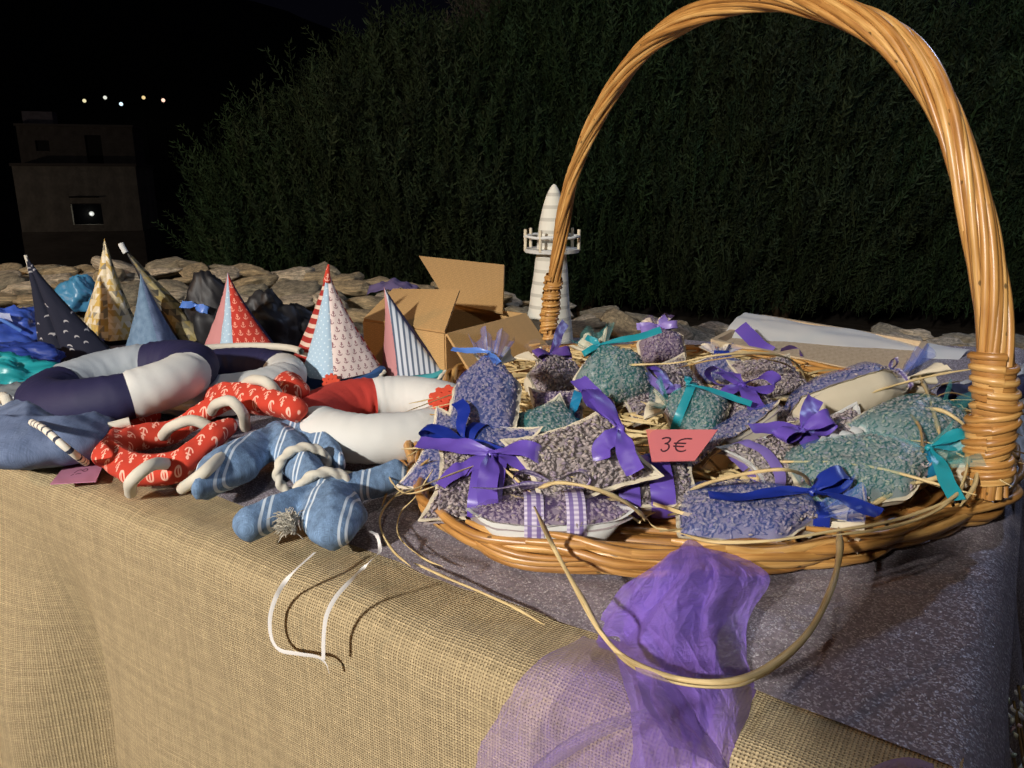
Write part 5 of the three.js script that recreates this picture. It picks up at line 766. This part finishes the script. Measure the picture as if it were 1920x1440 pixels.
{
  const o = V(0.0979, 0.756, -0.3806), t = thing('organza_bag', 'crumpled sheer purple organza bag draped from the basket rim over the table edge', 'bag', o);
  const m = sheer(0.38, 0.22, 0.92, 0.52), m2 = sheer(0.44, 0.3, 0.85, 0.36);
  const A = [[V(0.0913, 0.7806, -0.405), V(0.1003, 0.7872, -0.4), V(0.1147, 0.7841, -0.402), V(0.1377, 0.7745, -0.41)], [V(0.0655, 0.766, -0.385), V(0.0876, 0.7843, -0.37), V(0.1109, 0.7843, -0.37), V(0.1465, 0.7705, -0.39)], [V(0.0507, 0.7431, -0.385), V(0.0769, 0.7705, -0.352), V(0.0984, 0.7718, -0.35), V(0.1294, 0.7592, -0.368)], [V(0.0411, 0.7424, -0.36), V(0.0723, 0.7629, -0.325), V(0.0914, 0.7676, -0.32), V(0.1226, 0.7502, -0.345)], [V(0.0499, 0.737, -0.325), V(0.0728, 0.758, -0.298), V(0.0906, 0.7603, -0.295), V(0.1208, 0.7439, -0.32)], [V(0.0474, 0.7186, -0.3), V(0.0723, 0.7339, -0.28), V(0.0916, 0.7385, -0.275), V(0.1174, 0.7216, -0.3)]];
  part(t, 'front_sheet', moved(net(A, 150, 150, 4, 0.0095, 17), o), m);
  const B = A.map((r, i) => r.map((p, j) => p.clone().add(V((j - 1.5) * -0.006, -0.004 * i * 0.3 - 0.002, -0.012))));
  part(t, 'back_sheet', moved(net(B, 90, 90, 11, 0.009, 10), o), m);
  const C = [[V(0.0481, 0.762, -0.3431), V(0.0436, 0.762, -0.3459), V(0.0394, 0.762, -0.3478), V(0.0368, 0.762, -0.3497)], [V(0.051, 0.7912, -0.278), V(0.0345, 0.787, -0.289), V(0.0204, 0.7825, -0.2985), V(0.0097, 0.7714, -0.3056)], [V(0.0506, 0.789, -0.2614), V(0.0309, 0.7814, -0.2745), V(0.0116, 0.7689, -0.2875), V(-0.0019, 0.7558, -0.2965)], [V(0.051, 0.7818, -0.2491), V(0.0301, 0.7702, -0.263), V(0.0069, 0.7555, -0.2786), V(-0.0132, 0.7396, -0.2921)], [V(0.0542, 0.7697, -0.2409), V(0.032, 0.7535, -0.2557), V(0.0046, 0.7365, -0.2741), V(-0.0194, 0.7229, -0.2902)]];
  part(t, 'side_sheet', moved(net(C, 90, 90, 21, 0.008, 8), o), m2);
  part(t, 'side_fold', moved(net([[V(0.053, 0.7983, -0.2477), V(0.0513, 0.7958, -0.2488), V(0.0505, 0.7935, -0.2494), V(0.051, 0.7909, -0.2491)], [V(0.0343, 0.7916, -0.2482), V(0.0332, 0.7891, -0.2489), V(0.0329, 0.7861, -0.2491), V(0.0338, 0.7832, -0.2486)], [V(0.0205, 0.7804, -0.2502), V(0.0186, 0.7773, -0.2515), V(0.0178, 0.774, -0.252), V(0.0187, 0.7705, -0.2514)], [V(0.0106, 0.7648, -0.2568), V(0.0085, 0.7615, -0.2582), V(0.0077, 0.758, -0.2588), V(0.0086, 0.7538, -0.2582)]], 24, 60, 5, 0.003, 9), o), m2);
  part(t, 'front_fold', moved(net([[V(0.0442, 0.8199, -0.2416), V(0.051, 0.8205, -0.237), V(0.0578, 0.8177, -0.2325), V(0.063, 0.8117, -0.229)], [V(0.046, 0.8165, -0.2284), V(0.0525, 0.8156, -0.224), V(0.0605, 0.8136, -0.2186), V(0.0667, 0.8107, -0.2145)], [V(0.0548, 0.8019, -0.2225), V(0.061, 0.8033, -0.2183), V(0.0688, 0.8015, -0.2131), V(0.075, 0.7968, -0.2089)]], 40, 40, 15, 0.004, 18), o), m);
  const t2 = thing('organza_scrap', 'small piece of purple organza at the bottom cloth edge', 'cloth', V(0.1324, 0.7944, -0.2186)); part(t2, 'sheet', moved(net([[V(0.1281, 0.7855, -0.2311), V(0.1333, 0.7922, -0.2276), V(0.1385, 0.7961, -0.2241), V(0.1439, 0.7966, -0.2205)], [V(0.1188, 0.7906, -0.2157), V(0.1251, 0.7966, -0.2115), V(0.13, 0.7996, -0.2082), V(0.1362, 0.8013, -0.204)]], 40, 20, 2, 0.003, 14), V(0.1324, 0.7944, -0.2186)), m);
}

// ------------------------------------------------------------ raffia strands
{
  const strand = (label, pts, w, m = M.raffia, n = 60) => { const r = rng(label.length * 7 + pts.length); const S = pts.map(() => V(r() - 0.5, 0.8 + 0.4 * r(), r() - 0.2)); const o = pts[0].clone(), g = tube(pts, (q, a) => w * 0.5 * (0.55 + 0.45 * Math.abs(Math.cos(a + q * 5))) * (0.75 + 0.35 * N3(q * 9, w * 900, 1)) * (0.35 + 0.65 * sm(0, 0.08, Math.min(q, 1 - q))), n, 6); const k = solo('raffia_strand', moved(g, o), m, label, 'raffia', 'loose raffia strands'); k.position.copy(o); return k; };
  strand('long raffia strand looping from the boat-shaped sachet over the purple bag', [V(0.0118, 0.822, -0.3764), V(0.0243, 0.7852, -0.4), V(0.0352, 0.784, -0.35), V(0.0434, 0.7787, -0.325), V(0.0516, 0.7768, -0.31), V(0.0683, 0.7774, -0.295), V(0.0858, 0.7778, -0.29), V(0.1037, 0.7763, -0.295), V(0.1252, 0.7768, -0.31), V(0.1427, 0.7816, -0.325), V(0.1589, 0.7899, -0.345), V(0.1778, 0.7922, -0.38), V(0.1963, 0.7865, -0.425)], 0.0052, M.raffia, 110);
  strand('second raffia strand following the long loop over the purple bag', [V(0.041, 0.7818, -0.327), V(0.0518, 0.7759, -0.308), V(0.0677, 0.7774, -0.292), V(0.0828, 0.7778, -0.287), V(0.1002, 0.776, -0.291), V(0.1223, 0.7753, -0.308), V(0.1353, 0.779, -0.318)], 0.0022, M.raffia, 70);
  strand('raffia strand arching over the blue sachet behind the front rim', [V(0.1164, 0.79, -0.4738), V(0.1279, 0.805, -0.4537), V(0.1395, 0.82, -0.4286), V(0.1533, 0.828, -0.415), V(0.1713, 0.82, -0.4286), V(0.191, 0.8, -0.457)], 0.004);
  strand('raffia strand running along the front rim below the blue sachet', [V(0.1027, 0.78, -0.4311), V(0.1152, 0.79, -0.3997), V(0.1416, 0.796, -0.389), V(0.1818, 0.796, -0.4009), V(0.2253, 0.796, -0.4158), V(0.2735, 0.8, -0.4417), V(0.3064, 0.8, -0.4868)], 0.0032, M.raffia, 90);
  strand('raffia strand across the wicker at the right of the front rim', [V(0.1796, 0.796, -0.3955), V(0.214, 0.796, -0.4051), V(0.2505, 0.798, -0.4225), V(0.2839, 0.8, -0.4544), V(0.3024, 0.81, -0.4805), V(0.3263, 0.81, -0.5359)], 0.0028, M.raffia, 80);
  strand('raffia band arching over the rear blue sachet', [V(0.0888, 0.81, -0.7323), V(0.112, 0.825, -0.6835), V(0.148, 0.83, -0.6709), V(0.1716, 0.84, -0.653), V(0.205, 0.842, -0.6567), V(0.241, 0.835, -0.679), V(0.2819, 0.81, -0.7323), V(0.2969, 0.79, -0.7506)], 0.0034, M.raffia, 80);
  strand('thin raffia strand below the rear raffia band', [V(0.1529, 0.82, -0.6916), V(0.1787, 0.83, -0.6792), V(0.2095, 0.836, -0.6704), V(0.2367, 0.83, -0.6792), V(0.2863, 0.8, -0.7505), V(0.2917, 0.79, -0.7423)], 0.0022, M.raffiaDark, 70);
  strand('raffia strand leading from the long blue sachet past the handle', [V(0.2434, 0.8045, -0.6), V(0.2814, 0.8138, -0.61), V(0.3202, 0.823, -0.62), V(0.3544, 0.8321, -0.62), V(0.3868, 0.8376, -0.62)], 0.003, M.raffia, 60);
  strand('raffia tuft strand by the right handle foot', [V(0.2786, 0.81, -0.5641), V(0.3055, 0.815, -0.5702), V(0.3237, 0.82, -0.5594), V(0.3331, 0.815, -0.5459), V(0.318, 0.81, -0.5013), V(0.3019, 0.8, -0.4678), V(0.2749, 0.795, -0.4369)], 0.0045, M.raffia, 80);
  strand('raffia strand falling over the shiny teal sachet', [V(0.3655, 0.82, -0.6715), V(0.3374, 0.82, -0.601), V(0.317, 0.814, -0.549), V(0.3101, 0.81, -0.5298)], 0.005, M.raffia, 30);
  strand('raffia shred between the teal sachets', [V(0.3016, 0.818, -0.5632), V(0.2948, 0.816, -0.5301), V(0.2745, 0.812, -0.4852)], 0.004, M.raffiaDark, 30);
  strand('broad raffia blade across the long teal sachet end', [V(0.2294, 0.786, -0.4571), V(0.2589, 0.795, -0.4709), V(0.28, 0.8, -0.4724), V(0.3053, 0.805, -0.4938)], 0.0055, M.raffia, 50);
  strand('raffia strand lying at the edge of the silver cloth', [V(-0.0615, 0.758, -0.4352), V(-0.0418, 0.758, -0.4186), V(-0.0185, 0.758, -0.4), V(0.003, 0.758, -0.3817), V(0.0178, 0.758, -0.3658)], 0.0024, M.raffia, 60);
  strand('raffia strand hanging over the left rim of the basket', [V(-0.0588, 0.795, -0.5183), V(-0.0757, 0.77, -0.5364), V(-0.0882, 0.762, -0.5251), V(-0.0912, 0.762, -0.4886), V(-0.0762, 0.762, -0.4452), V(-0.0615, 0.762, -0.423)], 0.0022, M.raffia, 60);
  strand('curled raffia strand beside the left rim', [V(-0.0546, 0.795, -0.4996), V(-0.0656, 0.78, -0.4882), V(-0.0783, 0.762, -0.5018), V(-0.0745, 0.762, -0.4641), V(-0.0527, 0.762, -0.4311), V(-0.0421, 0.762, -0.423)], 0.0017, M.raffia, 60);
  strand('short raffia strand standing off the left rim', [V(-0.049, 0.795, -0.4709), V(-0.0658, 0.79, -0.4693), V(-0.0852, 0.78, -0.512), V(-0.0964, 0.78, -0.5491)], 0.0018, M.raffia, 40);
  strand('raffia strand lying over the red and white ring end', [V(-0.0575, 0.8, -0.5072), V(-0.0748, 0.78, -0.5326), V(-0.0896, 0.77, -0.5364), V(-0.0934, 0.762, -0.5109)], 0.003, M.raffiaDark, 40);
  strand('raffia strand curling over the boat-shaped sachet', [V(0.016, 0.81, -0.4305), V(0.0277, 0.82, -0.4145), V(0.0454, 0.82, -0.4066), V(0.0645, 0.81, -0.4108), V(0.0823, 0.79, -0.4286)], 0.004, M.raffia, 50);
  const r = rng(77); // loose wisps along the rims
  for (let k = 0; k < 26; k++) {
    const a = [0.5, 1.1, 2.4, 2.8, 0.2][k % 5] + (r() - 0.5) * 0.5, rr = rimR(a) - 0.02 - 0.02 * r(), p = V(BC.x + Math.cos(a) * rr, TOP + 0.05 + 0.01 * r(), BC.z + Math.sin(a) * rr), d = a + (r() - 0.5) * 3.6, L = 0.03 + 0.05 * r();
    strand('thin straw wisp sticking out along the wicker rim', [p.clone().add(V(-Math.cos(d) * L, -0.012, -Math.sin(d) * L)), p, p.clone().add(V(Math.cos(d) * L, 0.004 - 0.02 * r(), Math.sin(d) * L))], 0.0012 + 0.0018 * r(), r() < 0.6 ? M.raffia : M.raffiaDark, 16);
  }
}
{ // bunch of dried stems in a dark bucket beside the table end
  const o = V(0.42, 0, -0.33), t = thing('dried_lavender_bunch', 'bunch of thin dried stems with pale buds in a dark bucket beside the table', 'dried flowers', o), r = rng(55);
  part(t, 'bucket', new THREE.LatheGeometry([[0.001, 0.004], [0.085, 0.004], [0.1, 0.3], [0.106, 0.302], [0.094, 0.3], [0.08, 0.012], [0.001, 0.012]].map(([x, y]) => new THREE.Vector2(x, y)), 32), M.metalBlack);
  const st = [], bd = [];
  for (let k = 0; k < 90; k++) { const a = r() * 6.283, q = Math.sqrt(r()) * 0.07, tip = V(Math.cos(a) * q * 0.5 - 0.1 - 0.03 * r(), 0.64 + 0.07 * r(), Math.sin(a) * q * 0.9 - 0.02); st.push(tube([V(Math.cos(a) * q * 0.6, 0.02, Math.sin(a) * q * 0.6), V(Math.cos(a) * q * 0.8 - 0.01, 0.3, Math.sin(a) * q * 0.8), tip], 0.0009, 6, 4)); for (let i = 0; i < 4; i++) bd.push({ p: tip.clone().add(V((r() - 0.5) * 0.006, -0.006 * i, (r() - 0.5) * 0.006)), d: V(r() - 0.5, 0.7, r() - 0.5).normalize(), n: V(1, 0, 0.1).normalize(), l: 0.0034, w: 0.0015, c: [0.5 + 0.2 * r(), 0.47 + 0.2 * r(), 0.42 + 0.15 * r()] }); }
  part(t, 'stems', mergeGeometries(st), M.raffiaDark).userData.kind = 'stuff'; part(t, 'buds', budCloud(bd), M.buds).userData.kind = 'stuff';
}
// ------------------------------------------------------------ unseen person taking the picture, placed to shade the right front
function flesh(bones, k, res, pad = 0.03) {
  const lo = V(9, 9, 9), hi = V(-9, -9, -9); for (const [a, b, ra, rb] of bones) for (const [p, r] of [[a, ra], [b, rb]]) { lo.min(V(p.x - r, p.y - r, p.z - r)); hi.max(V(p.x + r, p.y + r, p.z + r)); }
  lo.subScalar(pad); hi.addScalar(pad); const c = lo.clone().add(hi).multiplyScalar(0.5), s = hi.clone().sub(lo).multiplyScalar(0.5), hs = res / 2, mc = new MarchingCubes(res, new THREE.MeshBasicMaterial(), false, false, 120000); mc.isolation = 0;
  const B = bones.map(([a, b, ra, rb]) => ({ a, d: b.clone().sub(a), l: b.distanceToSquared(a) || 1e-9, ra, rb }));
  for (let z = 0; z < res; z++) for (let y = 0; y < res; y++) for (let x = 0; x < res; x++) {
    const px = c.x + s.x * (x - hs) / hs, py = c.y + s.y * (y - hs) / hs, pz = c.z + s.z * (z - hs) / hs; let m = 1e9;
    for (const { a, d, l, ra, rb } of B) { const ex = px - a.x, ey = py - a.y, ez = pz - a.z, t = clamp((ex * d.x + ey * d.y + ez * d.z) / l), e = Math.hypot(ex - d.x * t, ey - d.y * t, ez - d.z * t) - lerp(ra, rb, t); m = m > 1e8 ? e : smin(m, e, k); }
    mc.field[x + y * res + z * res * res] = -m;
  }
  mc.update(); const n = mc.count, q = new Float32Array(n * 3); for (let i = 0; i < n; i++) { q[i * 3] = c.x + s.x * mc.positionArray[i * 3]; q[i * 3 + 1] = c.y + s.y * mc.positionArray[i * 3 + 1]; q[i * 3 + 2] = c.z + s.z * mc.positionArray[i * 3 + 2]; }
  let g = new THREE.BufferGeometry(); g.setAttribute('position', new THREE.BufferAttribute(q, 3)); g = mergeVertices(g, 1e-5); g.computeVertexNormals(); g.setAttribute('uv', new THREE.Float32BufferAttribute(new Float32Array(g.attributes.position.count * 2), 2)); return g;
}
{
  const o = V(0.03, 0, 0.44), t = thing('person', 'unseen person in a dark shirt standing at the table, holding up a phone with both hands', 'person', o), X = 0.03;
  const skin = mat({ color: rgb(0.42, 0.26, 0.19), roughness: 0.6 }), shirt = cotton({ color: rgb(0.05, 0.055, 0.08) }), jeans = cotton({ color: rgb(0.03, 0.045, 0.09) }), hairM = mat({ color: rgb(0.03, 0.02, 0.014), roughness: 0.6 });
  const p = (x, y, z) => V(X + x, y, z), sh = (s) => p(s * 0.165, 1.37, 0.42), el = (s) => p(s * 0.215, 1.1, 0.33), wr = (s) => V(s * 0.115 - 0.02, 0.965, 0.105), hip = (s) => p(s * 0.085, 0.88, 0.44), kn = (s) => p(s * 0.095, 0.47, 0.43), an = (s) => p(s * 0.1, 0.08, 0.45);
  const body = [[p(0, 1.5, 0.41), p(0, 1.4, 0.42), 0.055, 0.06], [p(0, 1.61, 0.385), p(0, 1.56, 0.37), 0.088, 0.08], [p(0, 1.56, 0.37), p(0, 1.5, 0.345), 0.078, 0.05], [p(0, 1.55, 0.292), p(0, 1.525, 0.28), 0.008, 0.013], [p(0.084, 1.575, 0.385), p(0.082, 1.545, 0.385), 0.012, 0.01], [p(-0.084, 1.575, 0.385), p(-0.082, 1.545, 0.385), 0.012, 0.01], [p(0, 1.32, 0.42), p(0, 1.1, 0.425), 0.12, 0.11], [p(0, 1.1, 0.425), p(0, 0.93, 0.44), 0.11, 0.125]];
  for (const s of [-1, 1]) body.push([p(s * 0.08, 1.33, 0.42), p(s * 0.06, 1.0, 0.43), 0.09, 0.09], [sh(s), p(s * 0.05, 1.36, 0.42), 0.06, 0.08], [sh(s), el(s), 0.05, 0.041], [el(s), wr(s), 0.041, 0.026], [hip(s), kn(s), 0.085, 0.056], [kn(s), an(s), 0.054, 0.036], [an(s), p(s * 0.11, 0.04, 0.33), 0.04, 0.028]);
  const hands = [];
  for (const s of [-1, 1]) { // palm behind the phone edge, thumb on the near face, fingers round the far edge
    const e = V(s * 0.088 - 0.02, 0.97, 0.045), bones = [[wr(s), e, 0.025, 0.027], [e, V(s * 0.1 - 0.02, 0.985, 0.03), 0.026, 0.02]];
    for (let f = 0; f < 4; f++) { const y = 1.018 - f * 0.021, L = [0.92, 1, 0.96, 0.8][f], a = V(s * 0.106 - 0.02, y - 0.004, 0.03), b = V(s * (0.106 + 0.006) - 0.02, y, 0.008), c2 = V(s * (0.1) - 0.02, y + 0.001, -0.008 * L), d2 = V(s * (0.104 - 0.022 * L) - 0.02, y + 0.001, -0.0105); bones.push([e, a, 0.016, 0.0095], [a, b, 0.0095, 0.0088], [b, c2, 0.0088, 0.008], [c2, d2, 0.008, 0.0066]); }
    const th = V(s * 0.094 - 0.02, 0.962, 0.044), t2 = V(s * 0.08 - 0.02, 0.972, 0.03), t3 = V(s * 0.062 - 0.02, 0.985, 0.0265); bones.push([th, t2, 0.013, 0.0105], [t2, t3, 0.0105, 0.008]); hands.push(flesh(bones, 0.006, 72, 0.012));
  }
  part(t, 'body', moved(mergeGeometries([flesh(body, 0.03, 110), ...hands]), o), skin);
  const grow = (b, r) => b.map(([a, c, ra, rb]) => [a, c, ra + r, rb + r]), sleeve = []; for (const s of [-1, 1]) sleeve.push([sh(s), p(s * 0.05, 1.36, 0.42), 0.06, 0.08], [sh(s), el(s), 0.05, 0.043], [el(s), el(s).lerp(wr(s), 0.75), 0.043, 0.032], [p(s * 0.08, 1.33, 0.42), p(s * 0.06, 1.0, 0.43), 0.09, 0.092]);
  part(t, 'shirt', moved(flesh(grow([[p(0, 1.35, 0.42), p(0, 1.1, 0.425), 0.12, 0.112], [p(0, 1.1, 0.425), p(0, 0.9, 0.44), 0.112, 0.125], ...sleeve], 0.008), 0.03, 90), o), shirt);
  const leg = []; for (const s of [-1, 1]) leg.push([hip(s), kn(s), 0.088, 0.06], [kn(s), an(s), 0.06, 0.048], [p(0, 0.95, 0.44), hip(s), 0.115, 0.09]); part(t, 'trousers', moved(flesh(grow(leg, 0.009), 0.02, 80), o), jeans);
  part(t, 'hair', moved(flesh([[p(0, 1.63, 0.4), p(0, 1.6, 0.425), 0.09, 0.085], [p(0, 1.6, 0.43), p(0, 1.48, 0.455), 0.082, 0.055]], 0.02, 48), o), hairM);
  for (const s of [-1, 1]) { part(t, 'eye', moved(new THREE.SphereGeometry(0.011, 14, 10).translate(X + s * 0.03, 1.563, 0.3), o), mat({ color: rgb(0.6, 0.6, 0.58), roughness: 0.2 })); part(t, 'shoe', moved(new RoundedBoxGeometry(0.09, 0.07, 0.25, 3, 0.03).translate(X + s * 0.107, 0.036, 0.37), o), M.black); }
  part(t, 'mouth', moved(new THREE.SphereGeometry(0.02, 14, 8).scale(1, 0.28, 0.3).translate(X, 1.497, 0.296), o), mat({ color: rgb(0.35, 0.12, 0.1) }));
  const ph = thing('phone', 'unseen black phone held level above the table edge by the person', 'phone', V(-0.02, 0.985, 0.012)); ph.rotation.x = -15 * DEG;  // out of view, darkens the silver cloth and rim at right front
  part(ph, 'case', new RoundedBoxGeometry(0.162, 0.077, 0.009, 4, 0.004), M.black); part(ph, 'screen', new RoundedBoxGeometry(0.152, 0.069, 0.0008, 2, 0.0003).translate(0, 0, 0.0048), mat({ color: rgb(0.01, 0.01, 0.012), roughness: 0.1 }));
  for (const y of [-0.016, 0.012]) part(ph, 'lens', new THREE.CylinderGeometry(0.006, 0.006, 0.002, 20).rotateX(Math.PI / 2).translate(0.058, y, -0.005), M.metalBlack);
}
scene.traverse((o) => { if (o.isMesh) o.castShadow = o.receiveShadow = true; });
renderer.render(scene, camera);
